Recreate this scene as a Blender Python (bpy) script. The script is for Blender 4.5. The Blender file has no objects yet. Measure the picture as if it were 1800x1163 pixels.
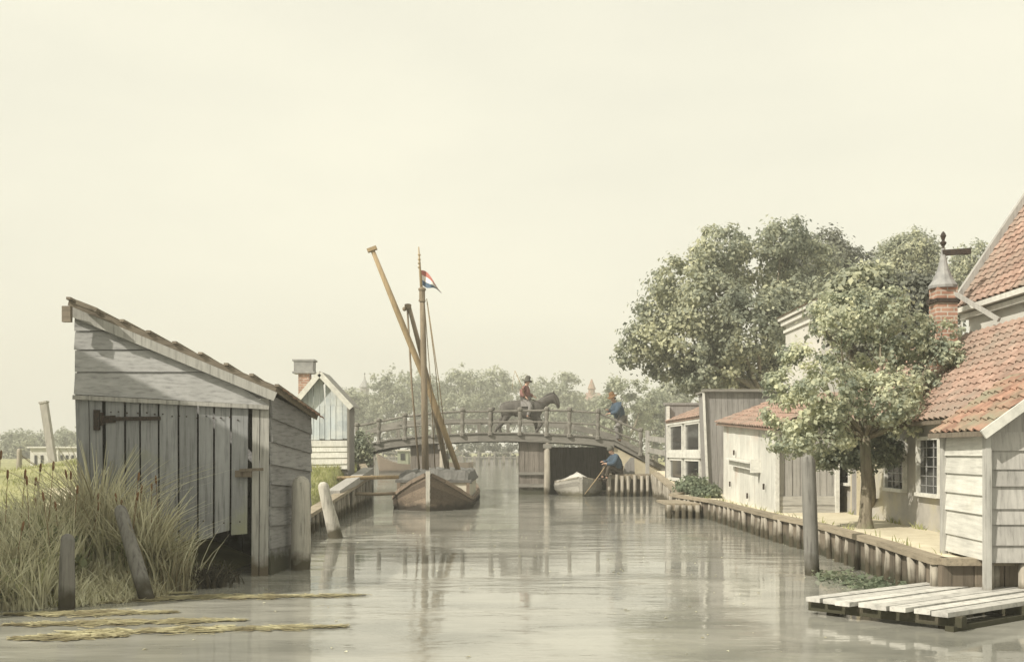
import bpy, math, random
import numpy as np
from mathutils import Vector, Matrix, Quaternion
R = math.radians
random.seed(7)
rng = np.random.default_rng(7)
sc = bpy.context.scene
COL = sc.collection

# ------------------------------------------------------------------ camera, sky, sun, exposure
FX, HY, CH = 1800.0, 795.0, 1.5          # focal length in px of the 1800 px wide picture, horizon row, eye height
cd = bpy.data.cameras.new('camera'); cam = bpy.data.objects.new('camera', cd); COL.objects.link(cam)
cam.location = (0, 0, CH); cam.rotation_euler = (R(90), 0, 0)
cd.sensor_width = 36; cd.lens = 36; cd.shift_y = (HY - 581.5) / 1800
cd.clip_start = .1; cd.clip_end = 3000
sc.camera = cam
sc.view_settings.view_transform = 'Standard'; sc.view_settings.look = 'None'
sc.view_settings.exposure = .22; sc.view_settings.gamma = 1
SUN_EL = R(40); SUN_TR = Vector((.80, .60, 0)).normalized()       # horizontal travel of the light
sl = bpy.data.lights.new('sun', 'SUN'); so = bpy.data.objects.new('sun', sl); COL.objects.link(so)
sl.energy = 4.7; sl.angle = R(.6); sl.color = (1, .93, .80)
trav = Vector((SUN_TR.x*math.cos(SUN_EL), SUN_TR.y*math.cos(SUN_EL), -math.sin(SUN_EL)))
so.rotation_euler = trav.to_track_quat('-Z', 'Y').to_euler(); so.location = (-20, -10, 30)
w = bpy.data.worlds.new('World'); sc.world = w; w.use_nodes = True
nt = w.node_tree; nt.nodes.clear()
sky = nt.nodes.new('ShaderNodeTexSky'); sky.sky_type = 'NISHITA'; sky.sun_disc = False
sky.sun_elevation = SUN_EL; sky.sun_rotation = math.atan2(-SUN_TR.x, -SUN_TR.y)
sky.air_density = 1; sky.dust_density = 6; sky.ozone_density = .5
b1 = nt.nodes.new('ShaderNodeBackground'); b1.inputs[1].default_value = .10
b2 = nt.nodes.new('ShaderNodeBackground'); b2.inputs[1].default_value = 1.0     # thin, even, cream-white cloud veil
tc = nt.nodes.new('ShaderNodeTexCoord'); mp = nt.nodes.new('ShaderNodeMapping'); mp.inputs['Scale'].default_value = (1, 1, 3)
nz = nt.nodes.new('ShaderNodeTexNoise'); nz.inputs['Scale'].default_value = 1.6; nz.inputs['Detail'].default_value = 5
rp = nt.nodes.new('ShaderNodeValToRGB')
rp.color_ramp.elements[0].position = .3; rp.color_ramp.elements[0].color = (.77, .75, .625, 1)
rp.color_ramp.elements[1].position = .7; rp.color_ramp.elements[1].color = (.915, .885, .72, 1)
mx = nt.nodes.new('ShaderNodeMixShader'); mx.inputs[0].default_value = .93
wo = nt.nodes.new('ShaderNodeOutputWorld')
L = nt.links.new
L(tc.outputs['Generated'], mp.inputs[0]); L(mp.outputs[0], nz.inputs['Vector']); L(nz.outputs[0], rp.inputs[0]); L(rp.outputs[0], b2.inputs[0])
L(sky.outputs[0], b1.inputs[0]); L(b1.outputs[0], mx.inputs[1]); L(b2.outputs[0], mx.inputs[2]); L(mx.outputs[0], wo.inputs[0])

# ------------------------------------------------------------------ helpers
def P(px, py, d): return Vector(((px-900)/FX*d, d, CH+(HY-py)/FX*d))      # measured pixel + chosen distance -> point
def G(px, py, z=0.): return P(px, py, FX*(CH-z)/(py-HY))                   # measured pixel on a level z -> point
def V(*a): return Vector(a)
WL = {}
class MB:
    def __init__(s): s.v = []; s.f = []; s.m = []
    def add(s, vs, fs, mi=0):
        n = len(s.v); s.v += [tuple(v) for v in vs]; s.f += [tuple(i+n for i in f) for f in fs]; s.m += [mi]*len(fs)
    def hexa(s, c, mi=0):      # c: 4 bottom, 4 top (matching order)
        s.add(c, [(3,2,1,0),(4,5,6,7),(0,1,5,4),(1,2,6,5),(2,3,7,6),(3,0,4,7)], mi)
    def box(s, c, sz, rot=None, mi=0):
        c = Vector(c); x, y, z = (Vector(sz)/2)
        p = [V(-x,-y,-z),V(x,-y,-z),V(x,y,-z),V(-x,y,-z),V(-x,-y,z),V(x,-y,z),V(x,y,z),V(-x,y,z)]
        if rot is not None: p = [rot@q for q in p]
        s.hexa([q+c for q in p], mi)
    def beam(s, a, b, w, h, up=V(0,0,1), mi=0):       # w sideways, h along up
        a = Vector(a); b = Vector(b); d = (b-a).normalized(); sd = d.cross(up)
        if sd.length < 1e-4: sd = V(1,0,0)
        sd.normalize(); u = sd.cross(d).normalized(); sd *= w/2; u *= h/2
        s.hexa([a-sd-u, a+sd-u, b+sd-u, b-sd-u, a-sd+u, a+sd+u, b+sd+u, b-sd+u], mi)
    def tube(s, pts, rs, n=8, mi=0, jit=0, cap=True):
        pts = [Vector(p) for p in pts]
        if not hasattr(rs, '__len__'): rs = [rs]*len(pts)
        base = len(s.v); ref = V(.13, .97, .2)
        for i, p in enumerate(pts):
            d = (pts[min(i+1, len(pts)-1)]-pts[max(i-1, 0)]).normalized()
            a = d.cross(ref)
            if a.length < .05: a = d.cross(V(1,0,0))
            a.normalize(); b = d.cross(a)
            for k in range(n):
                t = 2*math.pi*k/n; r = rs[i]*(1+random.uniform(-jit, jit))
                s.v.append(tuple(p+a*math.cos(t)*r+b*math.sin(t)*r))
        for i in range(len(pts)-1):
            for k in range(n):
                s.f.append((base+i*n+k, base+i*n+(k+1)%n, base+(i+1)*n+(k+1)%n, base+(i+1)*n+k)); s.m.append(mi)
        if cap:
            s.f.append(tuple(base+k for k in reversed(range(n)))); s.m.append(mi)
            s.f.append(tuple(base+(len(pts)-1)*n+k for k in range(n))); s.m.append(mi)
    def lathe(s, c, prof, n=16, mi=0, sq=False):       # prof: [(r, z)]
        c = Vector(c); base = len(s.v)
        for r, z in prof:
            for k in range(n):
                t = 2*math.pi*(k+.5)/n
                s.v.append((c.x+r*math.cos(t), c.y+r*math.sin(t), c.z+z))
        for i in range(len(prof)-1):
            for k in range(n):
                s.f.append((base+i*n+k, base+i*n+(k+1)%n, base+(i+1)*n+(k+1)%n, base+(i+1)*n+k)); s.m.append(mi)
        s.f.append(tuple(base+k for k in reversed(range(n)))); s.m.append(mi)
        s.f.append(tuple(base+(len(prof)-1)*n+k for k in range(n))); s.m.append(mi)
    def prism(s, poly, off, mi=0):                      # planar polygon pushed by a vector
        n = len(poly); a = [Vector(p) for p in poly]; b = [p+Vector(off) for p in a]
        s.add(a+b, [tuple(reversed(range(n))), tuple(range(n, 2*n))]+[(i, (i+1)%n, n+(i+1)%n, n+i) for i in range(n)], mi)
    def planks(s, bl, br, tr, tl, n, th, along='v', gap=.008, jit=.004, lap=0., end=.0, mi=0):
        # boards covering a quad; along 'v' = upright boards, 'u' = horizontal boards; lap tilts the lower edge out
        bl, br, tr, tl = map(Vector, (bl, br, tr, tl))
        nr = (br-bl).cross(tl-bl).normalized()
        cuts = [0]+[(k+random.uniform(-.13, .13))/n for k in range(1, n)]+[1]
        q = lambda u, v: (bl*(1-u)+br*u)*(1-v)+(tl*(1-u)+tr*u)*v
        L_ = (br-bl).length if along == 'v' else (tl-bl).length
        for k in range(n):
            a, b = cuts[k]+gap/L_/2, cuts[k+1]-gap/L_/2
            o = random.uniform(-jit, jit); e0 = random.uniform(-end, end); e1 = random.uniform(-end, end)*.4
            if along == 'v': c = [q(a, e0), q(b, e0+random.uniform(-end, end)*.3), q(b, 1+e1), q(a, 1+e1)]; os = [o, o, o, o]
            else: c = [q(-e1, a), q(1+e1, a), q(1+e1, b+lap*.25/L_), q(-e1, b+lap*.25/L_)]; os = [o+lap, o+lap, o, o]
            f_ = [p+nr*x for p, x in zip(c, os)]
            s.hexa([p-nr*th for p in f_]+f_, mi)
    def build(s, name, mat, parent=None, smooth=False, origin=None):
        o0 = WL[parent.name] if parent is not None else (Vector(origin) if origin is not None else V(0,0,0))
        me = bpy.data.meshes.new(name)
        me.from_pydata([(v[0]-o0.x, v[1]-o0.y, v[2]-o0.z) for v in s.v], [], s.f)
        for m_ in (mat if isinstance(mat, (list, tuple)) else [mat]): me.materials.append(m_)
        if any(s.m): me.polygons.foreach_set('material_index', s.m)
        if smooth: me.polygons.foreach_set('use_smooth', [True]*len(me.polygons))
        me.update()
        o = bpy.data.objects.new(name, me); COL.objects.link(o)
        if parent is not None: o.parent = parent
        else: o.location = o0
        WL[o.name] = o0.copy()
        return o
def tag(o, label=None, cat=None, group=None, kind=None):
    if label: o['label'] = label
    if cat: o['category'] = cat
    if group: o['group'] = group
    if kind: o['kind'] = kind
    return o
def thing(name, loc, label, cat, group=None):
    o = bpy.data.objects.new(name, None); COL.objects.link(o); o.location = loc; o.empty_display_size = .2
    WL[o.name] = Vector(loc); return tag(o, label, cat, group)
def copy_part(src, parent, loc, rotz=0, scale=(1,1,1)):
    c = src.copy(); COL.objects.link(c); c.parent = parent; c.location = Vector(loc)-WL[parent.name]
    c.rotation_euler = (random.uniform(-.09, .09), random.uniform(-.09, .09), rotz); c.scale = scale
    WL[c.name] = Vector(loc); return c

# ------------------------------------------------------------------ materials
def N(nt, t, **kw):
    n = nt.nodes.new(t)
    for k, v in kw.items():
        if k.startswith('i_'):
            key = k[2:]; n.inputs[int(key) if key.isdigit() else key.replace('_', ' ')].default_value = v
        else: setattr(n, k, v)
    return n
def ramp(nt, stops):
    r = N(nt, 'ShaderNodeValToRGB'); e = r.color_ramp.elements
    while len(e) < len(stops): e.new(.5)
    for x, (p, c) in zip(e, stops): x.position = p; x.color = (*c, 1)
    return r
def surf(name, stops, scale=(1,1,1), ns=6, detail=8, rough=.85, isl=.0, bump=.3, bd=.01, stain=None, stain_s=1.2, stain_r=(.5,.7), tide=None, moss=None, spec=.3, dist=.0, grime=.0):
    m = bpy.data.materials.new(name); m.use_nodes = True; nt = m.node_tree; nt.nodes.clear(); L = nt.links.new
    out = N(nt, 'ShaderNodeOutputMaterial'); bs = N(nt, 'ShaderNodeBsdfPrincipled'); L(bs.outputs[0], out.inputs[0])
    bs.inputs['Roughness'].default_value = rough; bs.inputs['Specular IOR Level'].default_value = spec
    tc = N(nt, 'ShaderNodeTexCoord'); mp = N(nt, 'ShaderNodeMapping'); mp.inputs['Scale'].default_value = scale
    L(tc.outputs['Object'], mp.inputs[0])
    geo = N(nt, 'ShaderNodeNewGeometry')
    add = N(nt, 'ShaderNodeVectorMath', operation='ADD')
    if isl:
        mu = N(nt, 'ShaderNodeVectorMath', operation='SCALE'); mu.inputs['Scale'].default_value = 37.
        cb = N(nt, 'ShaderNodeCombineXYZ'); [L(geo.outputs['Random Per Island'], cb.inputs[i]) for i in range(3)]
        L(cb.outputs[0], mu.inputs[0]); L(mu.outputs[0], add.inputs[1])
    L(mp.outputs[0], add.inputs[0])
    nz = N(nt, 'ShaderNodeTexNoise', i_Scale=ns, i_Detail=detail, i_Roughness=.62, i_Distortion=dist); L(add.outputs[0], nz.inputs['Vector'])
    rp = ramp(nt, stops); L(nz.outputs[0], rp.inputs[0]); cur = rp.outputs[0]
    def mixc(fac, col, cur, mode='MIX'):
        mx = N(nt, 'ShaderNodeMix', data_type='RGBA', blend_type=mode)
        if isinstance(fac, float): mx.inputs[0].default_value = fac
        else: L(fac, mx.inputs[0])
        L(cur, mx.inputs[6])
        if isinstance(col, tuple): mx.inputs[7].default_value = (*col, 1)
        else: L(col, mx.inputs[7])
        return mx.outputs[2]
    if isl:
        mr = N(nt, 'ShaderNodeMapRange'); mr.inputs['To Min'].default_value = 1-isl; mr.inputs['To Max'].default_value = 1+isl
        L(geo.outputs['Random Per Island'], mr.inputs[0])
        hs = N(nt, 'ShaderNodeHueSaturation'); L(mr.outputs[0], hs.inputs['Value']); L(cur, hs.inputs['Color']); cur = hs.outputs[0]
    if grime:
        n4 = N(nt, 'ShaderNodeTexNoise', i_Scale=2.1, i_Detail=6, i_Roughness=.7); L(tc.outputs['Object'], n4.inputs['Vector'])
        mr4 = N(nt, 'ShaderNodeMapRange'); mr4.inputs[1].default_value = .3; mr4.inputs[2].default_value = .75; mr4.inputs[3].default_value = 1-grime; mr4.inputs[4].default_value = 1+grime*.6
        L(n4.outputs[0], mr4.inputs[0]); h4 = N(nt, 'ShaderNodeHueSaturation'); L(mr4.outputs[0], h4.inputs['Value']); L(cur, h4.inputs['Color']); cur = h4.outputs[0]
    if stain:
        n2 = N(nt, 'ShaderNodeTexNoise', i_Scale=stain_s, i_Detail=6, i_Roughness=.65); L(tc.outputs['Object'], n2.inputs['Vector'])
        r2 = ramp(nt, [(stain_r[0], (0,0,0)), (stain_r[1], (1,1,1))]); L(n2.outputs[0], r2.inputs[0])
        cur = mixc(r2.outputs[0], stain, cur)
    if tide is not None:       # waterline: wet, slimy wood just above the water
        sx = N(nt, 'ShaderNodeSeparateXYZ'); L(geo.outputs['Position'], sx.inputs[0])
        n3 = N(nt, 'ShaderNodeTexNoise', i_Scale=5., i_Detail=4); L(geo.outputs['Position'], n3.inputs['Vector'])
        ma = N(nt, 'ShaderNodeMath', operation='MULTIPLY_ADD'); ma.inputs[1].default_value = -.35; L(n3.outputs[0], ma.inputs[0]); L(sx.outputs[2], ma.inputs[2])
        mr = N(nt, 'ShaderNodeMapRange'); mr.inputs[1].default_value = tide-.17; mr.inputs[2].default_value = tide-.30; L(ma.outputs[0], mr.inputs[0])
        cur = mixc(mr.outputs[0], moss or (.06,.06,.04), cur)
    L(cur, bs.inputs['Base Color'])
    if bump:
        bp = N(nt, 'ShaderNodeBump', i_Strength=bump, i_Distance=bd); L(nz.outputs[0], bp.inputs['Height']); L(bp.outputs[0], bs.inputs['Normal'])
    return m
def wood(name, c, axis='z', isl=.16, contrast=.45, **kw):
    d = tuple(x*(1-contrast) for x in c); h = tuple(min(1, x*1.22) for x in c)
    sc_ = {'z': (14, 14, .9), 'x': (.9, 14, 14), 'y': (14, .9, 14), 'n': (5, 5, 5)}[axis]
    kw.setdefault('grime', .16)
    return surf(name, [(.27, d), (.48, c), (.75, h)], scale=sc_, ns=2.2, rough=.86, isl=isl, bump=.35, bd=.008, **kw)
M = {}
GREY, PALE = (.28, .288, .295), (.56, .54, .48)
M['door'] = wood('weathered grey planks', GREY, 'z', .14, .5, stain=(.30,.31,.22), stain_s=.9, stain_r=(.52,.72), tide=.4, moss=(.10,.10,.065))
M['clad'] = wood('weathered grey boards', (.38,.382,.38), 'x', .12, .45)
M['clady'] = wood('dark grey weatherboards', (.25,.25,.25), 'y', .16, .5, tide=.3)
M['trim'] = wood('pale corner board', (.385,.38,.355), 'z', .12, .55, tide=.25, moss=(.12,.10,.07))
M['roofwood'] = wood('roof boards', (.22,.19,.15), 'x', .15, .5)
M['pile'] = wood('mooring pile wood', (.19,.185,.17), 'z', .1, .7, tide=.22, moss=(.055,.05,.035))
M['palepile'] = wood('bleached mooring pile', (.46,.44,.39), 'z', .1, .65, tide=.25, moss=(.09,.08,.055))
M['quaywood'] = wood('quay timber', (.16,.135,.105), 'z', .35, .55, tide=.2, moss=(.05,.048,.03))
M['quaypile'] = wood('quay pile wood', (.30,.275,.23), 'z', .45, .6, tide=.26, moss=(.07,.06,.04))
M['quaycap'] = wood('quay cap beam', (.28,.24,.18), 'y', .2, .45)
M['white'] = wood('white limewashed planks', (.58,.575,.53), 'z', .08, .22, stain=(.55,.43,.36), stain_s=1.3, stain_r=(.55,.8))
M['whiteh'] = wood('white painted weatherboards', (.57,.565,.52), 'y', .08, .22, stain=(.46,.44,.36), stain_s=1.6, stain_r=(.55,.8))
M['whitetrim'] = wood('white painted trim', (.60,.595,.55), 'n', .05, .2)
M['blue'] = wood('faded blue planks', (.43,.475,.50), 'z', .16, .28, stain=(.62,.64,.62), stain_s=1.5, stain_r=(.45,.65))
M['bridge'] = wood('bridge timber', (.215,.205,.185), 'x', .15, .5)
M['bridgez'] = wood('bridge posts', (.185,.175,.155), 'z', .15, .5, tide=.3)
M['pier'] = wood('bridge pier planks', (.19,.17,.15), 'z', .22, .55, tide=.3)
M['jetty'] = wood('bleached jetty planks', (.47,.46,.43), 'n', .16, .5, spec=.2)
M['spar'] = wood('varnished spar', (.33,.25,.15), 'z', .1, .4)
M['mast'] = wood('mast wood', (.22,.18,.13), 'z', .1, .5)
M['hull'] = wood('tarred oak hull', (.19,.15,.115), 'y', .42, .55, tide=.22, moss=(.06,.05,.04))
M['whitehull'] = wood('white painted hull', (.36,.345,.31), 'y', .3, .45, tide=.2, moss=(.15,.14,.10))
M['cabin'] = wood('cream painted deckhouse', (.58,.55,.46), 'x', .06, .25)
M['greybarn'] = wood('grey tarred boards', (.25,.24,.23), 'z', .12, .4)
M['greyshaded'] = wood('grey wood and shaded shed side', (.36,.35,.33), 'z', .12, .4)  # grey wood; on shed walls facing the camera, shade put into the colour
M['darkgap'] = surf('dark window glass', [(.3,(.015,.016,.017)),(.7,(.035,.036,.037))], ns=3, rough=.12, bump=.05, spec=.5)
M['tarp'] = surf('dark tarpaulin', [(.3,(.09,.09,.085)),(.7,(.16,.155,.145))], ns=5, rough=.8, bump=.5, bd=.03)
M['canvas'] = surf('white canvas', [(.3,(.54,.53,.49)),(.7,(.64,.63,.59))], ns=6, rough=.9, bump=.3)
M['iron'] = surf('rusty black iron', [(.35,(.025,.022,.02)),(.7,(.07,.05,.038))], ns=30, rough=.7, bump=.3, bd=.003)
M['lead'] = surf('grey lead sheet', [(.3,(.20,.20,.20)),(.7,(.34,.34,.33))], ns=8, rough=.6, bump=.2)
M['rope'] = surf('hemp rope', [(.3,(.16,.12,.07)),(.7,(.28,.22,.14))], ns=60, rough=.9, bump=.3, bd=.003)
M['tile'] = surf('terracotta pantiles', [(.3,(.26,.165,.13)),(.55,(.37,.25,.20)),(.75,(.45,.335,.28))], ns=9, rough=.8, isl=.15, bump=.3, grime=.25, stain=(.24,.20,.165), stain_s=1.3, stain_r=(.42,.66))
M['tiledull'] = surf('mossy pantiles', [(.3,(.20,.12,.09)),(.55,(.32,.19,.14)),(.75,(.40,.28,.21))], ns=9, rough=.85, isl=.24, bump=.3, stain=(.24,.22,.16), stain_s=2.2, stain_r=(.45,.65))
M['plaster'] = surf('old grey plaster', [(.3,(.36,.345,.315)),(.55,(.43,.41,.375)),(.75,(.48,.46,.42))], ns=3.5, rough=.92, bump=.4, bd=.015, stain=(.42,.39,.29), stain_s=.9, stain_r=(.48,.62), grime=.15)
M['whiteplaster'] = surf('white plaster', [(.3,(.50,.49,.455)),(.7,(.60,.59,.55))], ns=2.5, rough=.9, bump=.2)
M['sandwall'] = surf('lime plastered abutment', [(.3,(.42,.37,.27)),(.6,(.54,.49,.37)),(.8,(.60,.55,.43))], ns=3, rough=.92, bump=.4, grime=.2)
M['redcoat'] = surf('red wool', [(.3,(.19,.095,.085)),(.7,(.27,.14,.125))], ns=40, rough=.95, bump=.2)
M['bluecoat'] = surf('blue wool', [(.3,(.035,.06,.09)),(.7,(.075,.11,.155))], ns=30, rough=.95, bump=.2)
M['greycloth'] = surf('grey cloth', [(.3,(.17,.16,.155)),(.7,(.26,.25,.24))], ns=30, rough=.95, bump=.2)
M['brownhat'] = surf('brown felt', [(.3,(.14,.075,.035)),(.7,(.22,.13,.07))], ns=40, rough=.95, bump=.2)
M['darkhat'] = surf('dark felt', [(.3,(.07,.068,.055)),(.7,(.12,.115,.10))], ns=40, rough=.95, bump=.2)
M['skin'] = surf('skin', [(.3,(.48,.30,.22)),(.7,(.56,.37,.28))], ns=20, rough=.6, bump=.05)
M['shirt'] = surf('pale cloth', [(.3,(.55,.50,.42)),(.7,(.66,.61,.53))], ns=30, rough=.95, bump=.2)
M['leather'] = surf('dark leather', [(.3,(.035,.028,.022)),(.7,(.07,.055,.04))], ns=30, rough=.6, bump=.1)
M['horse'] = surf('grey horse coat', [(.3,(.06,.055,.05)),(.55,(.095,.088,.08)),(.75,(.14,.13,.12))], ns=7, rough=.75, bump=.1)
M['mane'] = surf('dark mane', [(.3,(.04,.037,.035)),(.7,(.08,.075,.07))], ns=40, rough=.8, bump=.4)
M['flagred'] = surf('red bunting', [(.3,(.36,.13,.11)),(.7,(.42,.17,.14))], ns=20, rough=.9, bump=.1)
M['flagwhite'] = surf('white bunting', [(.3,(.72,.70,.66)),(.7,(.78,.76,.72))], ns=20, rough=.9, bump=.1)
M['flagblue'] = surf('blue bunting', [(.3,(.07,.11,.17)),(.7,(.10,.15,.21))], ns=20, rough=.9, bump=.1)
M['bark'] = surf('bark', [(.3,(.10,.085,.06)),(.55,(.21,.185,.14)),(.75,(.30,.27,.21))], scale=(8,8,1.5), ns=2.5, rough=.95, bump=.8, bd=.02, stain=(.20,.21,.13), stain_s=2, stain_r=(.5,.7))
def brick(name, c1, c2, mort, s=1.):
    m = bpy.data.materials.new(name); m.use_nodes = True; nt = m.node_tree; L = nt.links.new; bs = nt.nodes['Principled BSDF']
    tc = N(nt, 'ShaderNodeTexCoord'); sx = N(nt, 'ShaderNodeSeparateXYZ'); L(tc.outputs['Object'], sx.inputs[0])
    ad = N(nt, 'ShaderNodeMath', operation='ADD'); L(sx.outputs[0], ad.inputs[0]); L(sx.outputs[1], ad.inputs[1])
    cb = N(nt, 'ShaderNodeCombineXYZ'); L(ad.outputs[0], cb.inputs[0]); L(sx.outputs[2], cb.inputs[1])
    bt = N(nt, 'ShaderNodeTexBrick', i_Scale=s); bt.inputs['Color1'].default_value = (*c1, 1); bt.inputs['Color2'].default_value = (*c2, 1); bt.inputs['Mortar'].default_value = (*mort, 1)
    bt.inputs['Brick Width'].default_value = .2; bt.inputs['Row Height'].default_value = .065; bt.inputs['Mortar Size'].default_value = .009; bt.inputs['Bias'].default_value = -.1
    L(cb.outputs[0], bt.inputs['Vector'])
    nz = N(nt, 'ShaderNodeTexNoise', i_Scale=6., i_Detail=6); L(tc.outputs['Object'], nz.inputs['Vector'])
    mx = N(nt, 'ShaderNodeMix', data_type='RGBA', blend_type='MULTIPLY'); mx.inputs[0].default_value = .8
    rp = ramp(nt, [(.3,(.55,.5,.45)),(.65,(1.1,1.08,1.05))]); L(nz.outputs[0], rp.inputs[0]); L(bt.outputs[0], mx.inputs[6]); L(rp.outputs[0], mx.inputs[7])
    L(mx.outputs[2], bs.inputs['Base Color']); bs.inputs['Roughness'].default_value = .9
    bp = N(nt, 'ShaderNodeBump', i_Strength=.6, i_Distance=.01); bp.invert = True; L(bt.outputs['Fac'], bp.inputs['Height']); L(bp.outputs[0], bs.inputs['Normal'])
    return m
M['brick'] = brick('old red brick', (.36,.20,.15), (.46,.28,.21), (.50,.47,.42))
def leafmat(name, dark, mid, light, trans=.42, cs=.8):
    m = bpy.data.materials.new(name); m.use_nodes = True; nt = m.node_tree; nt.nodes.clear(); L = nt.links.new
    out = N(nt, 'ShaderNodeOutputMaterial'); geo = N(nt, 'ShaderNodeNewGeometry'); tc = N(nt, 'ShaderNodeTexCoord')
    nz = N(nt, 'ShaderNodeTexNoise', i_Scale=cs, i_Detail=3); L(tc.outputs['Object'], nz.inputs['Vector'])
    a = N(nt, 'ShaderNodeMath', operation='MULTIPLY_ADD'); a.inputs[1].default_value = .55; L(geo.outputs['Random Per Island'], a.inputs[0])
    b = N(nt, 'ShaderNodeMath', operation='MULTIPLY_ADD'); b.inputs[1].default_value = 1.7; b.inputs[2].default_value = -.62; L(nz.outputs[0], b.inputs[0]); L(b.outputs[0], a.inputs[2])
    rp = ramp(nt, [(.05, dark), (.5, mid), (.95, light)]); L(a.outputs[0], rp.inputs[0])
    bs = N(nt, 'ShaderNodeBsdfPrincipled', i_Roughness=.6); bs.inputs['Specular IOR Level'].default_value = .25; L(rp.outputs[0], bs.inputs['Base Color'])
    tr = N(nt, 'ShaderNodeBsdfTranslucent'); L(rp.outputs[0], tr.inputs[0])
    mx = N(nt, 'ShaderNodeMixShader'); mx.inputs[0].default_value = trans; L(bs.outputs[0], mx.inputs[1]); L(tr.outputs[0], mx.inputs[2]); L(mx.outputs[0], out.inputs[0])
    return m
M['leafbig'] = leafmat('broad tree leaves', (.14,.165,.135), (.33,.355,.275), (.62,.62,.43), cs=.5)
M['leafnear'] = leafmat('pale young leaves', (.19,.23,.19), (.46,.49,.365), (.74,.74,.52), cs=1.6)
M['leafblue'] = leafmat('grey green leaves', (.16,.19,.165), (.30,.33,.255), (.48,.49,.34), cs=.8)
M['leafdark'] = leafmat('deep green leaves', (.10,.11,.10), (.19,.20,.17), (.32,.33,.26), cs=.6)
M['leaffar'] = leafmat('distant leaves', (.20,.225,.175), (.36,.385,.29), (.52,.53,.39), cs=.25)
M['shrub'] = leafmat('waterside leaves', (.11,.14,.095), (.20,.24,.165), (.32,.35,.24), cs=1.5)
M['reed'] = leafmat('dry and green reeds', (.25,.22,.14), (.56,.54,.38), (.80,.79,.60), trans=.25, cs=1.3)
M['shrub2'] = leafmat('green sedge', (.10,.12,.07), (.23,.25,.145), (.38,.39,.22), trans=.3, cs=1.5)
M['sedge'] = leafmat('dark dead sedge', (.03,.028,.02), (.06,.055,.04), (.12,.10,.065), trans=.2)
M['grass'] = leafmat('short grass', (.17,.19,.075), (.30,.32,.13), (.43,.42,.19), trans=.3, cs=.7)
M['weed'] = leafmat('floating duckweed', (.16,.13,.075), (.38,.34,.20), (.64,.60,.38), trans=.1, cs=3.)

def water_mat():
    m = bpy.data.materials.new('canal water'); m.use_nodes = True; nt = m.node_tree; L = nt.links.new; bs = nt.nodes['Principled BSDF']
    tc = N(nt, 'ShaderNodeTexCoord')
    def noise(scale, s, det, rough=.55, dist=0.):
        mp = N(nt, 'ShaderNodeMapping'); mp.inputs['Scale'].default_value = scale; L(tc.outputs['Object'], mp.inputs[0])
        n = N(nt, 'ShaderNodeTexNoise', i_Scale=s, i_Detail=det, i_Roughness=rough, i_Distortion=dist); L(mp.outputs[0], n.inputs['Vector']); return n.outputs[0]
    murk = noise((.5, 1.1, 1), .9, 5, .6, .6)
    rp = ramp(nt, [(.35, (.20,.20,.175)), (.65, (.35,.345,.305))]); L(murk, rp.inputs[0]); L(rp.outputs[0], bs.inputs['Base Color'])
    bs.inputs['IOR'].default_value = 1.33; bs.inputs['Specular IOR Level'].default_value = .5
    ruf = noise((.22, .5, 1), .8, 5, .6, .4)
    r2 = ramp(nt, [(.44, (.0,.0,.0)), (.56, (1,1,1))]); L(ruf, r2.inputs[0])
    mr = N(nt, 'ShaderNodeMapRange'); mr.inputs[3].default_value = .0; mr.inputs[4].default_value = .07; L(r2.outputs[0], mr.inputs[0]); L(mr.outputs[0], bs.inputs['Roughness'])
    a = noise((.7, 1.7, 1), 1.7, 2, .45); b = noise((1.0, 2.2, 1), 7., 3)
    ad = N(nt, 'ShaderNodeMath', operation='MULTIPLY_ADD'); L(b, ad.inputs[0]); ad.inputs[1].default_value = .22; L(a, ad.inputs[2])
    st = N(nt, 'ShaderNodeMapRange'); st.inputs[3].default_value = .05; st.inputs[4].default_value = .30; L(r2.outputs[0], st.inputs[0])
    bp = N(nt, 'ShaderNodeBump', i_Distance=.05); L(st.outputs[0], bp.inputs['Strength']); L(ad.outputs[0], bp.inputs['Height']); L(bp.outputs[0], bs.inputs['Normal'])
    return m
M['water'] = water_mat()
def ground_mat():
    m = surf('ground', [(.3,(.20,.205,.10)),(.5,(.29,.29,.145)),(.72,(.40,.38,.20))], ns=1.1, rough=.95, bump=.5, bd=.03, detail=10)
    nt = m.node_tree; L = nt.links.new; bs = [n for n in nt.nodes if n.type == 'BSDF_PRINCIPLED'][0]
    src = bs.inputs['Base Color'].links[0].from_socket
    at = N(nt, 'ShaderNodeAttribute', attribute_name='sand'); tc = N(nt, 'ShaderNodeTexCoord')
    nz = N(nt, 'ShaderNodeTexNoise', i_Scale=2.5, i_Detail=10, i_Roughness=.7); L(tc.outputs['Object'], nz.inputs['Vector'])
    rp = ramp(nt, [(.3,(.44,.39,.285)),(.5,(.56,.51,.385)),(.7,(.62,.575,.45))]); L(nz.outputs[0], rp.inputs[0])
    ad = N(nt, 'ShaderNodeMath', operation='MULTIPLY_ADD'); ad.inputs[1].default_value = .5; L(nz.outputs[0], ad.inputs[0])
    L(at.outputs['Fac'], ad.inputs[2]); mr = N(nt, 'ShaderNodeMapRange'); mr.inputs[1].default_value = .65; mr.inputs[2].default_value = .85; L(ad.outputs[0], mr.inputs[0])
    mx = N(nt, 'ShaderNodeMix', data_type='RGBA'); L(mr.outputs[0], mx.inputs[0]); L(src, mx.inputs[6]); L(rp.outputs[0], mx.inputs[7]); L(mx.outputs[2], bs.inputs['Base Color'])
    return m
M['ground'] = ground_mat()

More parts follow.
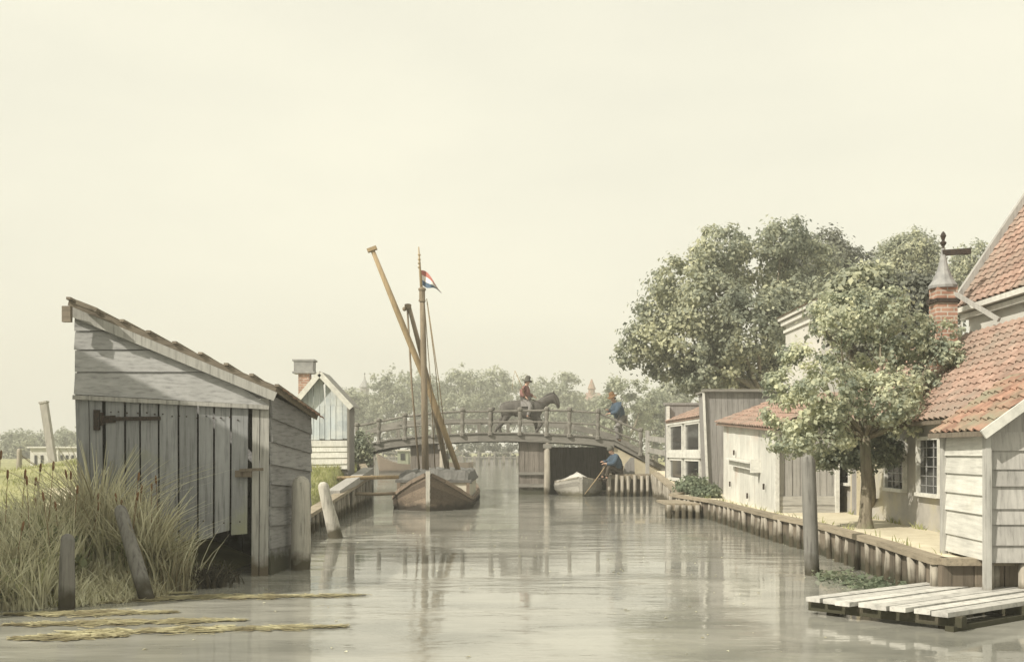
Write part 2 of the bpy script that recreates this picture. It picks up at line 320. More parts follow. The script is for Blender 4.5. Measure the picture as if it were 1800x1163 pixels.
# ------------------------------------------------------------------ setting: ground sheet with the canal cut into it, water
XL = [(0,-60),(9.0,-60),(9.25,-7),(9.75,-4.6),(10.1,-3.9),(11,-3.55),(12.2,-3.35),(14,-3.3),(16,-3.65),(20.8,-3.98),(30,-4.3),(36.2,-5.55),(41,-5.7),(42,-7),(95,-46),(129,-70),(130,5000)]
XR = [(0,40),(10.25,40),(10.35,4.35),(12.2,4.55),(15.1,4.68),(17.2,4.58),(22.8,4.58),(25.9,4.2),(26.4,4.45),(30,4.75),(35.5,5.0),(36.6,5.0),(36.8,3.75),(39.5,3.7),(39.7,1.4),(129,1.6),(130,-5000)]
def ip(tab, y): return float(np.interp(y, [t[0] for t in tab], [t[1] for t in tab]))
def hgt(x, y):
    xl, xr = ip(XL, y), ip(XR, y)
    if y >= 129.5: return .6
    if xl < x < xr: return -.8
    if x <= xl:
        e = xl-x
        dike = ip([(0,.38),(19,.38),(22,.45),(25,.85),(27,1.12),(30,1.2),(34,1.5),(36.2,1.66),(41,1.66),(55,.6),(1000,.5)], y)
        z = .48+(dike-.48)*max(0, min(1, (14-e)/6))
        if y < 21: e = min(e, max(0, (y-9.3)*.9))
        if y < 60: z = -.15+(z+.15)*min(1, (e+.03)/(1.6 if y < 21 else .35))**.7
        return z+.03*math.sin(x*2.1+y*.7)*math.sin(y*1.3) if e > .6 else z
    return ip([(0,.42),(28,.42),(31,.50),(35.5,.85),(41,.86),(60,.6),(1000,.5)], y)
xs = np.concatenate([-np.geomspace(1500, 14.5, 30), np.arange(-14, 9.01, .22), np.geomspace(9.5, 1500, 30)])
ys = np.concatenate([np.arange(6, 44, .25), np.geomspace(44.5, 128, 30), [129.4, 129.6], np.geomspace(132, 1600, 14)])
gv = [(x, y, hgt(x, y)) for y in ys for x in xs]; nx = len(xs)
gf = [(j*nx+i, j*nx+i+1, (j+1)*nx+i+1, (j+1)*nx+i) for j in range(len(ys)-1) for i in range(nx-1)]
me = bpy.data.meshes.new('ground'); me.from_pydata(gv, [], gf); me.materials.append(M['ground'])
at = me.attributes.new('sand', 'FLOAT', 'POINT')
def sandf(x, y):
    if x > ip(XR, min(y, 128)) - .3 and y < 60: return 1.
    if y < 60 and x < 0:      # trodden path towards the reeds, and worn ground before the bridge
        d = abs((x+4.9)-(y-11.0)*-.42)
        if 11.0 < y < 24: return max(0., .75-d*.55)
    return 0.
at.data.foreach_set('value', [sandf(v[0], v[1]) for v in gv])
me.polygons.foreach_set('use_smooth', [True]*len(me.polygons))
g = bpy.data.objects.new('ground', me); COL.objects.link(g); tag(g, kind='structure')
mb = MB(); mb.add([(-1500,-30,0),(1500,-30,0),(1500,140,0),(-1500,140,0)], [(0,1,2,3)])
tag(mb.build('water', M['water']), kind='structure')

# ------------------------------------------------------------------ generators: leaves, trees, blades, tiles
def mesh_np(name, v, f, mat, parent=None, k=4):
    o0 = WL[parent.name] if parent is not None else V(0,0,0)
    v = (np.asarray(v, float)-np.array(o0)).astype(np.float32)
    me = bpy.data.meshes.new(name); n = len(v); m = len(f)
    me.vertices.add(n); me.vertices.foreach_set('co', v.ravel()); me.loops.add(m*k); me.loops.foreach_set('vertex_index', np.asarray(f, np.int32).ravel())
    me.polygons.add(m); me.polygons.foreach_set('loop_start', np.arange(0, m*k, k, dtype=np.int32)); me.polygons.foreach_set('loop_total', np.full(m, k, np.int32))
    me.materials.append(mat); me.update(calc_edges=True); me.validate()
    o = bpy.data.objects.new(name, me); COL.objects.link(o)
    if parent is not None: o.parent = parent
    WL[o.name] = Vector(o0); return o
def unit(a): return a/np.maximum(np.linalg.norm(a, axis=1, keepdims=True), 1e-6)
def leaves(cen, nor, size):
    n = len(cen); nor = unit(nor); t = unit(np.cross(nor, unit(rng.normal(size=(n, 3))))); b = np.cross(nor, t)
    s = (size*rng.uniform(.45, 1.5, n))[:, None]
    p0 = cen-t*s*.5; p1 = cen+b*s*.36+nor*s*.10; p2 = cen+t*s*.55-nor*s*.12; p3 = cen-b*s*.36+nor*s*.10
    v = np.stack([p0, p1, p2, p3], 1).reshape(-1, 3); f = np.arange(4*n).reshape(n, 4)
    return v, f
def crown_pts(lobes, n, tuft, shell=.6):
    lobes = np.array(lobes, float); area = (lobes[:, 3]*lobes[:, 4]+lobes[:, 3]*lobes[:, 5]+lobes[:, 4]*lobes[:, 5])
    nt_ = np.maximum(6, (n/46*area/area.sum())).astype(int); cen = []; nor = []
    for lb, k in zip(lobes, nt_):
        d = unit(rng.normal(size=(k, 3))); rad = rng.uniform(shell, 1.0, k)**.7
        rad *= 1+.12*np.sin(d[:, 0]*7+lb[0])*np.sin(d[:, 2]*6+lb[1])
        c = lb[:3]+d*rad[:, None]*lb[3:6]
        per = rng.integers(28, 64, k); idx = np.repeat(np.arange(k), per)
        tr = tuft*rng.uniform(.6, 1.25, k)
        off = rng.normal(size=(len(idx), 3))*(.55*tr[idx])[:, None]*np.array([1, 1, .75])
        cen.append(c[idx]+off); nor.append(d[idx]*.7+unit(off)*.6+rng.normal(size=(len(idx), 3))*.45+np.array([0, 0, .35]))
    for lb in lobes:                                     # loose sprays standing out of the outline
        k = max(5, int(n/len(lobes)/260)); d = unit(rng.normal(size=(k, 3))+np.array([0, 0, .2])); per = 16
        t_ = rng.uniform(.85, 1.22, (k, per)); c = lb[:3]+(d[:, None, :]*t_[..., None])*lb[3:6]
        cen.append((c+rng.normal(size=c.shape)*tuft*.22).reshape(-1, 3)); nor.append((np.repeat(d, per, 0)*.5+rng.normal(size=(k*per, 3))*.6+np.array([0, 0, .3])))
    return np.concatenate(cen), np.concatenate(nor)
def limb(mb, a, b, r0, r1, bend=.12, n=5, sides=7):
    a = Vector(a); b = Vector(b); L_ = (b-a).length; pts = []; o = V(random.uniform(-1,1), random.uniform(-1,1), random.uniform(-.2,.6))*bend*L_
    for i in range(n+1):
        t = i/n; pts.append(a.lerp(b, t)+o*math.sin(math.pi*t)+V(random.uniform(-1,1), random.uniform(-1,1), 0)*.02*L_*(0 < i < n))
    mb.tube(pts, [r0+(r1-r0)*i/n for i in range(n+1)], sides, jit=.06); return pts
def tree(label, base, lobes, nleaf, lsize, tuft, leaf, trunk, cat='tree', group=None, shell=.55, name='tree', twigs=2):
    """trunk: (radius, fork point); limbs run from the fork to every lobe"""
    t = thing(name, base, label, cat, group); mb = MB(); r, fork = trunk; fork = Vector(fork); base = Vector(base)
    mb.tube([base-V(0,0,.15), base+V(0,0,.02), base.lerp(fork, .12), base.lerp(fork, .5)+V(r*.35, 0, 0), fork], [r*1.5, r*1.45, r*1.05, r*.95, r*.85], 12, jit=.05)
    for lb in lobes:
        c = V(*lb[:3]); p = limb(mb, fork-V(0,0,r*.5), fork.lerp(c, .9), r*.42, r*.08, .10)
        for k in range(twigs):
            d = V(random.gauss(0,1), random.gauss(0,1), random.gauss(.2,1)).normalized()
            limb(mb, p[-2 if k % 2 else -3], c+V(d.x*lb[3], d.y*lb[4], d.z*lb[5])*.8, r*.09, r*.03, .15, 4, 5)
    mb.build('trunk', M['bark'], t, True)
    cen, nor = crown_pts(lobes, nleaf, tuft, shell); v, f = leaves(cen, nor, lsize)
    mesh_np('crown', v, f, leaf, t); return t
def blades(pts, h, wd, lean, seg=3, curl=.5, dirs=None):
    n = len(pts); pts = np.asarray(pts, float); h = np.asarray(h, float)
    th = rng.uniform(0, 2*np.pi, n); dr = np.stack([np.cos(th), np.sin(th), np.zeros(n)], 1) if dirs is None else dirs
    ln = lean*rng.uniform(.2, 1.4, n); fa = rng.uniform(0, 2*np.pi, n); sd = np.stack([np.cos(fa), np.sin(fa), np.zeros(n)], 1)
    vs = []
    for i in range(seg+1):
        t = i/seg; c = pts+np.stack([np.zeros(n), np.zeros(n), h*t*(1-.25*curl*ln*t)], 1)+dr*(h*ln*t**(1+curl))[:, None]
        wv = (wd*(1-t)**.7+.0015)
        vs += [c-sd*wv, c+sd*wv]
    v = np.stack(vs, 1).reshape(-1, 3); k = 2*(seg+1); f = []
    q = np.array([[2*i, 2*i+1, 2*i+3, 2*i+2] for i in range(seg)])
    f = (np.arange(n)[:, None, None]*k+q[None]).reshape(-1, 4); return v, f
def tiles(mb, e0, e1, r0, r1, nu, nv, hgt_=.03, lift=.022, base=True):
    """pantiles over a roof plane: e0-e1 eave, r0-r1 ridge"""
    e0, e1, r0, r1 = map(Vector, (e0, e1, r0, r1)); nr = (e1-e0).cross(r0-e0).normalized()
    if nr.z < 0: nr = -nr
    q = lambda u, v: (e0*(1-u)+e1*u)*(1-v)+(r0*(1-u)+r1*u)*v
    if base: mb.hexa([q(0,0)-nr*.05, q(1,0)-nr*.05, q(1,1)-nr*.05, q(0,1)-nr*.05, q(0,0)-nr*.012, q(1,0)-nr*.012, q(1,1)-nr*.012, q(0,1)-nr*.012])
    prof = [(0,.0),(.18,-.25),(.42,.2),(.68,1.),(.9,.75),(1.08,.15)]
    for j in range(nv):
        for i in range(nu):
            du, dv, dl = random.uniform(-.03,.03), random.uniform(-.05,.05), random.uniform(0,.008)
            vs = []
            for v_, l_ in ((j-.08+dv, lift), (j+1.02, .002)):
                for a, h in prof: vs.append(q((i+a+du)/nu, max(-.05, v_)/nv)+nr*(h*hgt_+l_+dl))
            m_ = len(prof)
            fs = [(k, k+1, m_+k+1, m_+k) for k in range(m_-1)]
            vs += [p-nr*.018 for p in vs[:m_]]; fs += [(2*m_+k, 2*m_+k+1, k+1, k) for k in range(m_-1)]
            mb.add(vs, fs)

# ------------------------------------------------------------------ LEFT: boat shed
def shed():
    fl, fr = P(140, 1030, 12.1), P(470, 1012, 12.5)                   # feet of the front wall
    FLb, FRb = V(fl.x, 12.1, -.3), V(fr.x, 12.5, -.3)
    FLt, FRt = P(130, 548, 12.1), P(474, 690, 12.5)
    t = thing('boat_shed', (FLb.x, FLb.y, .0), 'grey weathered plank boat shed with steep single pitch roof beside the reeds', 'shed')
    zf = lambda px, py: P(px, py, 12.1+(px-140)/330*.4)
    dn = V(.02, .06, 0)
    # horizontal boards over the door: cut by the roof slope
    mb = MB(); ln = [(548,548),(588,690),(616,690),(656,690),(692,690)]
    rows = [548, 583, 616, 655, 694]
    slope = lambda px: 552+(px-130)*(692-552)/344
    for k in range(4):
        a, b = rows[k], rows[k+1]-1.5; tilt = .05
        xr_b = 130+(b-552)/(140/344) if k < 3 else 474
        xr_t = 130+max(0, a-552)/(140/344)
        xr_b, xr_t = min(474, max(150, xr_b)), min(474, max(134, xr_t))
        off = V(0, -.018, 0); o2 = V(random.uniform(-.01,.01), 0, 0)
        f_ = [zf(132, b)+off+o2, zf(xr_b, b+(xr_b-132)*tilt*(k == 3)*1.15)+off, zf(xr_t, max(a, slope(xr_t)))+V(0,-.004,0), zf(132, a)+V(0,-.004,0)]
        mb.hexa([p+V(0,.03,0) for p in f_]+f_)
    k_ = V(0,.07,0); mb.hexa([zf(136,694)+k_, zf(470,700)+k_, zf(470,694)+k_, zf(136,558)+k_]+[zf(136,694)+k_*.5, zf(470,700)+k_*.5, zf(470,694)+k_*.5, zf(136,558)+k_*.5])
    mb.build('gable_boards', M['clad'], t)
    # left jamb + boards left of the door
    mb = MB(); mb.planks(zf(141, 1028), zf(182, 1025), zf(180, 694), zf(131, 690), 2, .03, 'v', jit=.006, end=.02); mb.build('front_boards', M['door'], t)
    # door
    mb = MB(); mb.planks(zf(187, 972), zf(436, 930), zf(438, 712), zf(184, 698), 8, .028, 'v', gap=.022, jit=.010, end=.05)
    for py in (722, 905):
        for px in range(196, 436, 15):
            p = zf(px+random.uniform(-3,3), py+(px-187)*.06+random.uniform(-3,3)); mb.box(p+V(0,-.006,0), (.014,.02,.014), None, 1)
    d = mb.build('door', [M['door'], M['iron']], t)
    mb = MB()                                                         # strap hinge
    a = zf(168, 738)+V(0,-.03,0); mb.beam(a, zf(205, 736)+V(0,-.03,0), .012, .085); mb.beam(zf(200, 736)+V(0,-.032,0), zf(284, 735)+V(0,-.032,0), .012, .045)
    mb.box(zf(172, 738)+V(0,-.03,0), (.07,.03,.24)); mb.tube([zf(182, 748)+V(0,-.05,0), zf(182, 725)+V(0,-.05,0)], .02, 8)
    for px in (195, 215, 240, 262): mb.lathe(zf(px, 736)+V(0,-.045,-.0), [(.012,-.012),(.012,.012)], 8)
    mb.build('hinge', M['iron'], d)
    mb = MB(); mb.box(zf(430, 832)+V(0,-.05,0), (.19,.06,.08)); mb.beam(zf(424, 826)+V(0,-.085,0), zf(466, 824)+V(0,-.085,0), .03, .035); mb.build('latch', M['quaywood'], d)
    # corner boards
    mb = MB(); mb.planks(zf(441, 1022), zf(472, 1016), zf(474, 700), zf(443, 700), 2, .05, 'v', gap=.01, jit=.006); mb.build('corner_board', M['trim'], t)
    mb = MB(); mb.beam(zf(130, 698)+V(0,-.03,0), zf(474, 716)+V(0,-.03,0), .05, .05); mb.build('lintel', M['trim'], t)
    # canal-side wall: weatherboards, back and far walls
    sb0, sb1 = V(fr.x+.02, 12.53, -.25), V(-2.83, 14.3, -.25); st0, st1 = P(476, 694, 12.53), P(546, 730, 14.3)
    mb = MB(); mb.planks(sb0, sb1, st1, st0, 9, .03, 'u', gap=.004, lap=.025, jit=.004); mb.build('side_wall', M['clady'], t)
    mb = MB(); ba = V(FLb.x-.25, 15.2, -.3); mb.planks(FLb+V(.03,.05,0), ba, ba+V(0,0,3.0), FLt+V(.03,.05,0), 10, .03, 'v'); mb.planks(ba, sb1, st1, ba+V(0,0,3.0), 12, .03, 'v'); mb.build('back_wall', M['clady'], t)
    # roof
    r = [P(119, 536, 12.04), P(484, 688, 12.44), P(557, 738, 14.45), V(ba.x-.15, 15.3, 3.17)]
    mb = MB(); up = V(.02,-.01,.06); mb.hexa([r[0], r[1], r[2], r[3]]+[p+up for p in r])
    for k in range(9):
        u = k/8; a = r[0].lerp(r[1], u)+up*1.25; b = r[3].lerp(r[2], u)+up*1.25; mb.beam(a-V(0,.03,0), b, .05, .03)
    rf = mb.build('roof', M['roofwood'], t)
    mb = MB(); mb.beam(P(119, 545, 12.02), P(484, 697, 12.42), .03, .11); mb.build('barge_board', M['trim'], rf)
    mb = MB(); mb.beam(P(118, 538, 11.9)+V(.0,0,.0), P(118, 566, 11.9), .10, .06, V(0,1,0)); mb.beam(P(136, 532, 11.9), P(172, 546, 11.95), .16, .05); mb.build('ridge_cap', M['roofwood'], rf)
    mb = MB(); tiles(mb, r[1]+V(.05,.1,.03), r[2]+V(.07,0,.02), r[1].lerp(r[0], .12)+V(0,.1,.06), r[2].lerp(r[3], .12)+V(0,0,.06), 9, 1, .012, .012, base=False); mb.build('roof_tiles', M['tiledull'], rf)
shed()

# off to the left, out of the picture: a barn added and shaped to throw the slanting shadow over the boat shed
def barn():
    t = thing('barn', (-8.6, 12, .4), 'unseen plank barn added left of the boat shed to cast its slanting shadow', 'barn')
    o = V(-trav.x, -trav.y, -trav.z)*5.2
    a, b = P(134, 612, 12.1)+o, P(480, 792, 12.5)+o                  # slope of the roof that casts the shadow edge
    sl_ = (b-a); b = a+sl_*1.02; a = a-sl_*.55; lo = .2; bk = V(0,-1.9,0); dn = V(0,0,-.11)
    mb = MB(); mb.prism([V(a.x,a.y,lo), V(b.x,b.y,lo), b+dn, a+dn], bk); mb.build('wall', M['greybarn'], t)
    mb = MB(); q = [a+dn+bk, b+dn+bk, b+dn, a+dn]; mb.hexa(q+[p+V(0,0,.11) for p in q]); mb.build('roof', M['tile'], t)
barn()

# ------------------------------------------------------------------ left: posts and piles
def post(name, label, cat, a, b, r0, r1, mat, group=None, sq=False, chamfer=.5):
    a, b = Vector(a), Vector(b); mb = MB(); n = 10; d = (b-a)
    pts = [a-d*.35/d.length, a, a+d*.33, a+d*.66, b-d*.05, b, b+d.normalized()*r1*.35]
    mb.tube(pts, [r0*1.02, r0, r0*.55+r1*.5, r1, r1*.98, r1*.8, r1*.35], n, jit=.07)
    o = mb.build(name, mat, None, True, origin=a); return tag(o, label, cat, group)
post('mooring_post', 'short dark upright post at the left edge before the reeds', 'post', G(116, 1070), P(119, 942, 9.82), .075, .068, M['pile'])
post('mooring_post', 'dark weathered post leaning left in front of the reeds', 'post', P(254, 1038, 10.5), P(210, 892, 10.75), .078, .07, M['pile'])
post('mooring_pile', 'thick pale pile with rounded head at the boat shed corner', 'pile', G(529, 1000), P(529, 842, 13.2), .125, .118, M['palepile'])
post('mooring_pile', 'pale pile leaning left behind the thick pile', 'pile', G(590, 945), P(567, 850, 18.0), .125, .10, M['palepile'])
post('mooring_pile', 'tall dark pile standing in the water beside the right quay', 'pile', G(1427, 1010), P(1420, 803, 12.56), .088, .085, M['pile'])
a = P(98, 826, 40); b = P(77, 706, 40)
mb = MB(); mb.beam(a-V(0,0,.4), b, .26, .22, V(0,1,0)); mb.beam(b-(b-a)*.02, b+(b-a)*.005, .31, .27, V(0,1,0))
tag(mb.build('leaning_post', wood('old post', (.34,.325,.30), 'z'), origin=a), 'tall squared post leaning left in the meadow', 'post')
post('fence_post', 'short weathered fence post at the far left of the meadow', 'post', P(34, 832, 38), P(34, 789, 38), .10, .09, M['quaypile'])
mb = MB(); A, B = P(38, 800, 38), P(94, 814, 40); mb.tube([A.lerp(B, k/8)-V(0,0,.25*math.sin(math.pi*k/8)) for k in range(9)], .016, 5)
tag(mb.build('rope', M['rope'], None, True, origin=A), 'thin slack rope between the fence post and the leaning post', 'rope')
# white low pavilion far left
def pavilion():
    d = 70; c = P(92, 820, d); t = thing('pavilion', (c.x, d, .45), 'low white garden building with narrow windows behind the meadow', 'building')
    mb = MB(); x0, x1, x2 = P(53,0,d).x, P(102,0,d).x, P(140,0,d).x; zt = P(0,787,d).z
    mb.box(((x0+x2)/2, d+1.2, (zt+.3)/2), (x2-x0, 2.4, zt-.3)); mb.build('wall', M['whiteplaster'], t)
    mb = MB(); mb.box(((x0+x2)/2, d+1.15, zt+.05), (x2-x0+.3, 2.7, .10)); mb.box((x1, d-.04, zt/2+.2), (.12,.10,zt-.4)); mb.build('cornice', M['whitetrim'], t)
    for px in (63, 74, 109, 118, 128):
        mb = MB(); mb.box((P(px,0,d).x, d-.02, .95), (.16,.06,.75)); mb.build('window', M['darkgap'], t)
pavilion()

# ------------------------------------------------------------------ left: hut with chimney
def hut():
    d = 27.; t = thing('hut', P(566, 818, d), 'narrow gabled hut of faded blue and white boards on the grassy bank', 'hut')
    q = lambda px, py, dd=d: P(px, py, dd)
    mb = MB(); mb.planks(q(521, 772), q(612, 772), q(612, 712), q(521, 712), 9, .03, 'v', gap=.012, jit=.006, end=.03)
    apex = q(564, 660)
    for k in range(9):                                            # gable planks
        u0, u1 = k/9, (k+1)/9; x = lambda u: 521+91*u
        ht = lambda px: 712-max(0, 52*(1-abs(px-564)/(47 if px > 564 else 45)))
        a, b = x(u0)+.4, x(u1)-.4
        c = [q(a, 713), q(b, 713), q(b, ht(b)), q(a, ht(a))]
        if abs((a+b)/2-564) < 6: c = [q(a,713), q(b,713), q(564+3,662), q(564-3,662)]
        mb.hexa([p+V(0,.03,0) for p in c]+c)
    mb.build('gable_boards', M['blue'], t)
    mb = MB(); mb.planks(q(520, 826), q(612, 824), q(612, 774), q(520, 774), 5, .03, 'u', gap=.006, lap=.025); mb.build('lower_boards', M['white'], t)
    mb = MB(); mb.beam(q(613, 826)+V(.0,-.03,0), q(613, 706)+V(.0,-.03,0), .06, .10, V(0,1,0)); mb.build('corner_post', M['bridgez'], t)
    xl, xr = q(521,0).x, q(612,0).x; zb = q(0,826).z-.3; ze = q(0,712).z
    mb = MB(); mb.box(((xl+xr)/2, d+.62, (zb+ze)/2), (xr-xl-.03, 1.15, ze-zb)); mb.build('wall', M['greybarn'], t)
    mb = MB(); n = V(0,0,.05); ap = apex+V(0,0,.06); el, er = q(509, 722)+V(0,0,.0), q(620, 716)
    for e, s in ((el, 1), (er, -1)):
        off = V(0,-.18,0); bk = V(0,1.35,0)
        mb.hexa([e+off, ap+off, ap+bk, e+bk, e+off+n, ap+off+n, ap+bk+n, e+bk+n])
    rf = mb.build('roof', M['greyshaded'], t)
    mb = MB(); 
    for e in (el, er): mb.beam(ap+V(0,-.2,-.02), e+V(0,-.2,-.02), .04, .14)
    mb.build('barge_board', M['whitetrim'], rf)
    c = P(536, 700, 28); mb = MB(); zt, zb2 = P(0,650,28).z, .9; mb.box((c.x, 28, (zt+zb2)/2), (.30,.30,zt-zb2)); ch = mb.build('chimney', M['brick'], t)
    mb = MB(); z0, z1 = P(0,655,28).z, P(0,634,28).z; mb.box((c.x, 28, (z0+z1)/2), (.52,.42,z1-z0-.04)); mb.box((c.x, 28, z1), (.60,.46,.05)); mb.box((c.x, 28, z0), (.60,.46,.05)); mb.build('chimney_cap', M['lead'], ch)
hut()

# ------------------------------------------------------------------ timber revetment helper
def revetment(label, cat, pts, zt, step, pr, name='revetment', cap=True, planks=True, capw=.24, over=.0):
    """pts: waterside line, zt: cap heights at pts"""
    t = thing(name, (pts[0][0], pts[0][1], 0), label, cat)
    pts = [Vector((p[0], p[1], 0)) for p in pts]; cb = MB(); pb = MB(); src = None; carry = 0
    s = 1
    for i in range(len(pts)-1):
        a, b = pts[i], pts[i+1]; za, zb = zt[i], zt[i+1]; L_ = (b-a).length; d = (b-a)/L_; nrm = V(-d.y, d.x, 0)*s   # towards the water
        if planks:
            k = max(1, int(L_/.28)); pb.planks(a+V(0,0,-.5), b+V(0,0,-.5), b+V(0,0,zb-.02), a+V(0,0,za-.02), k, .04, 'v', gap=.012, jit=.012)
        if cap: cb.beam(a+V(0,0,za)-nrm*(-.02), b+V(0,0,zb)+nrm*.02, capw, .07)
        x = carry
        while x < L_:
            p = a+d*x+nrm*(pr+.015); z = za+(zb-za)*x/L_
            if src is None:
                m_ = MB(); m_.tube([V(0,0,-.6), V(0,0,-.1), V(0,0,.35), V(0,0,.55)], [pr*1.05, pr, pr*.95, pr*.9], 8, jit=.06)
                src = m_.build('pile', M['quaypile'], None, True); src.parent = t; o = src
                o.location = p-WL[t.name]; o.scale = (1,1,(z-.02)/.55)
            else: o = copy_part(src, t, p, random.uniform(0,3), (random.uniform(.8,1.25),)*2+((z-random.uniform(0,.05))/.55,))
            x += step*random.uniform(.65, 1.35)
        carry = x-L_
    if planks: pb.build('planking', M['quaywood'], t)
    if cap: cb.build('cap_beam', M['quaycap'], t)
    return t
revetment('low timber bank edging on the left below the hut', 'revetment', [(-3.35,14.6),(-3.62,16),(-3.9,20.8),(-4.22,30),(-5.3,36)][::-1], [.3,.3,.42,.80,1.1][::-1], .62, .055)
QP = [(5.9,10.2),(4.28,10.2),(4.45,12.2),(4.58,15.1),(4.48,17.2),(4.48,22.8),(4.1,25.9)]
revetment('long timber quay wall of stakes along the right bank', 'quay wall', QP, [.42]*7, .46, .042, capw=.17, name='quay_wall')
revetment('dark timber bank wall between quay and bridge', 'revetment', [(4.1,25.95),(4.35,26.4),(4.65,30),(4.9,34.9)], [.42,.45,.55,.80], .6, .06)

# ------------------------------------------------------------------ bridge
BY0, BY1 = 36.5, 40.0
bx = lambda px: (px-900)/FX*BY0
bz = lambda py: CH+(HY-py)/FX*BY0
PROF = [(606,797),(640,783),(686,773),(745,767),(840,762),(905,762),(969,764),(1030,767),(1079,773),(1144,808),(1180,827)]
PX = [bx(p[0]) for p in PROF]; PZ = [bz(p[1]) for p in PROF]
dz = lambda x: float(np.interp(x, PX, PZ))
def bridge():
    t = thing('bridge', (0, BY0, 0), 'arched wooden footbridge with railings across the canal', 'bridge')
    for y in (BY0, BY1):
        mb = MB()
        for i in range(len(PX)-1):
            th = .27 if i < 8 else .16
            a, b = V(PX[i], y, PZ[i]), V(PX[i+1], y, PZ[i+1]); o = V(0,.14,0)
            mb.hexa([a-V(0,0,th), b-V(0,0,th), b-V(0,0,th)+o, a-V(0,0,th)+o, a, b, b+o, a+o])
            mb.hexa([a+V(0,-.05,0), b+V(0,-.05,0), b+V(0,.19,0), a+V(0,.19,0), a+V(0,-.05,.05), b+V(0,-.05,.05), b+V(0,.19,.05), a+V(0,.19,.05)])
        mb.build('girder', M['bridge'], t)
    mb = MB(); x = PX[0]
    while x < PX[-1]:
        wd = random.uniform(.17,.22); z = dz(x+wd/2)-.03+random.uniform(-.005,.005); sl = (dz(x+wd)-dz(x))
        mb.hexa([V(x,BY0+.15,z-.08-sl/2), V(x+wd-.012,BY0+.15,z-.08+sl/2), V(x+wd-.012,BY1-.01,z-.08+sl/2), V(x,BY1-.01,z-.08-sl/2), V(x,BY0+.15,z-sl/2), V(x+wd-.012,BY0+.15,z+sl/2), V(x+wd-.012,BY1-.01,z+sl/2), V(x,BY1-.01,z-sl/2)])
        x += wd
    mb.build('deck', M['bridge'], t)
    # front railing
    posts = [(628,744),(666,736),(712,727),(762,721),(813,718),(862,718),(914,717),(961,716),(1001,717),(1051,720),(1126,753)]
    for px, py in posts:
        x, z1 = bx(px), bz(py); z0 = dz(x)-.05; m_ = MB(); h = z1-z0; y = BY0-.02
        m_.lathe((x, y, z0), [(.10,0),(.10,.10*h),(.065,.13*h),(.06,.3*h),(.085,.42*h),(.085,.48*h),(.06,.55*h),(.08,.7*h),(.08,.82*h),(.06,.88*h),(.10,.92*h),(.10,.99*h),(.04,1.04*h)], 8)
        m_.build('railing_post', M['bridgez'], t)
    up = [(px, py+5) for px, py in posts]; lo = []
    for px, py in posts: lo.append((px, .52*(py+5)+.48*(HY-(dz(bx(px))-CH)*FX/BY0)))
    for nm, pl, r in (('top_rail', up, .04), ('middle_rail', lo, .036)):
        m_ = MB(); m_.tube([V(bx(p[0]), BY0-.02, bz(p[1])) for p in pl], r, 6); m_.build(nm, M['bridgez'], t)
    # far railing: heavier arched rail on square posts
    m_ = MB(); pts = [(610,778),(640,763),(672,751),(705,744),(760,741),(905,741),(960,744),(1010,750),(1070,765),(1130,795)]
    fz = lambda py: CH+(HY-py)/FX*BY1; fx = lambda px: (px-900)/FX*BY1
    for i in range(len(pts)-1): m_.beam(V(fx(pts[i][0]), BY1+.2, fz(pts[i][1])), V(fx(pts[i+1][0]), BY1+.2, fz(pts[i+1][1])), .08, .22)
    m_.build('far_rail', M['bridge'], t)
    for px in (650, 700, 733, 790, 842, 893, 945, 995, 1045, 1095):
        m_ = MB(); x = fx(px); z1 = float(np.interp(x, [fx(p[0]) for p in pts], [fz(p[1]) for p in pts])); m_.box((x, BY1+.08, (z1+dz(x)-.1)/2), (.13,.12,z1-dz(x)+.1)); m_.build('far_post', M['bridgez'], t)
    # piers
    def pier(x0, x1, y0, y1, zt):
        m_ = MB(); n = max(4, int((x1-x0)/.16))
        m_.planks(V(x0,y0,-.5), V(x1,y0,-.5), V(x1,y0,zt), V(x0,y0,zt), n, .05, 'v', gap=.008, jit=.01)
        m_.planks(V(x0,y1,-.5), V(x0,y0,-.5), V(x0,y0,zt), V(x0,y1,zt), 12, .05, 'v', gap=.008, jit=.01)
        m_.planks(V(x1,y0,-.5), V(x1,y1,-.5), V(x1,y1,zt), V(x1,y0,zt), 12, .05, 'v', gap=.008, jit=.01)
        m_.box(((x0+x1)/2, (y0+y1)/2, zt/2-.3), (x1-x0-.12, y1-y0-.06, zt+.5))
        pr = m_.build('pier', M['pier'], t)
        m_ = MB(); m_.beam(V(x0-.04,y0-.05,.32), V(x1+.02,y0-.05,.32), .07, .12); m_.beam(V(x0-.04,y0-.05,.75), V(x1+.02,y0-.05,.75), .07, .10); m_.build('waling', M['bridge'], pr)
    pier(bx(720), bx(771), 36.75, 39.7, dz(bx(745))-.26)
    pier(bx(913), bx(957), 36.75, 39.7, dz(bx(935))-.26)
    for px in (962, 777):
        m_ = MB(); m_.tube([V(bx(px),36.62,-.5), V(bx(px),36.62,0), V(bx(px),36.62,dz(bx(px))-.28)], [.12,.115,.105], 10, jit=.05); pp = m_.build('pier_post', M['quaypile'], t, True)
        m_ = MB(); m_.box((bx(px),36.62,dz(bx(px))-.40), (.3,.22,.16)); m_.build('corbel', M['bridge'], pp)
    # abutments
    m_ = MB(); zt = dz(bx(1082))-.2
    m_.prism([V(bx(1080),36.62,-.5), V(bx(1182),36.62,-.5), V(bx(1182),36.62,bz(834)), V(bx(1144),36.62,bz(817)), V(bx(1080),36.62,bz(785))], (0,3.3,0)); m_.build('abutment', M['sandwall'], t)
    m_ = MB(); m_.planks(V(bx(930),39.62,-.5), V(bx(1084),39.62,-.5), V(bx(1084),39.62,zt), V(bx(930),39.62,zt), 16, .05, 'v', gap=-.01, jit=.01); m_.build('back_planking', M['pier'], t)
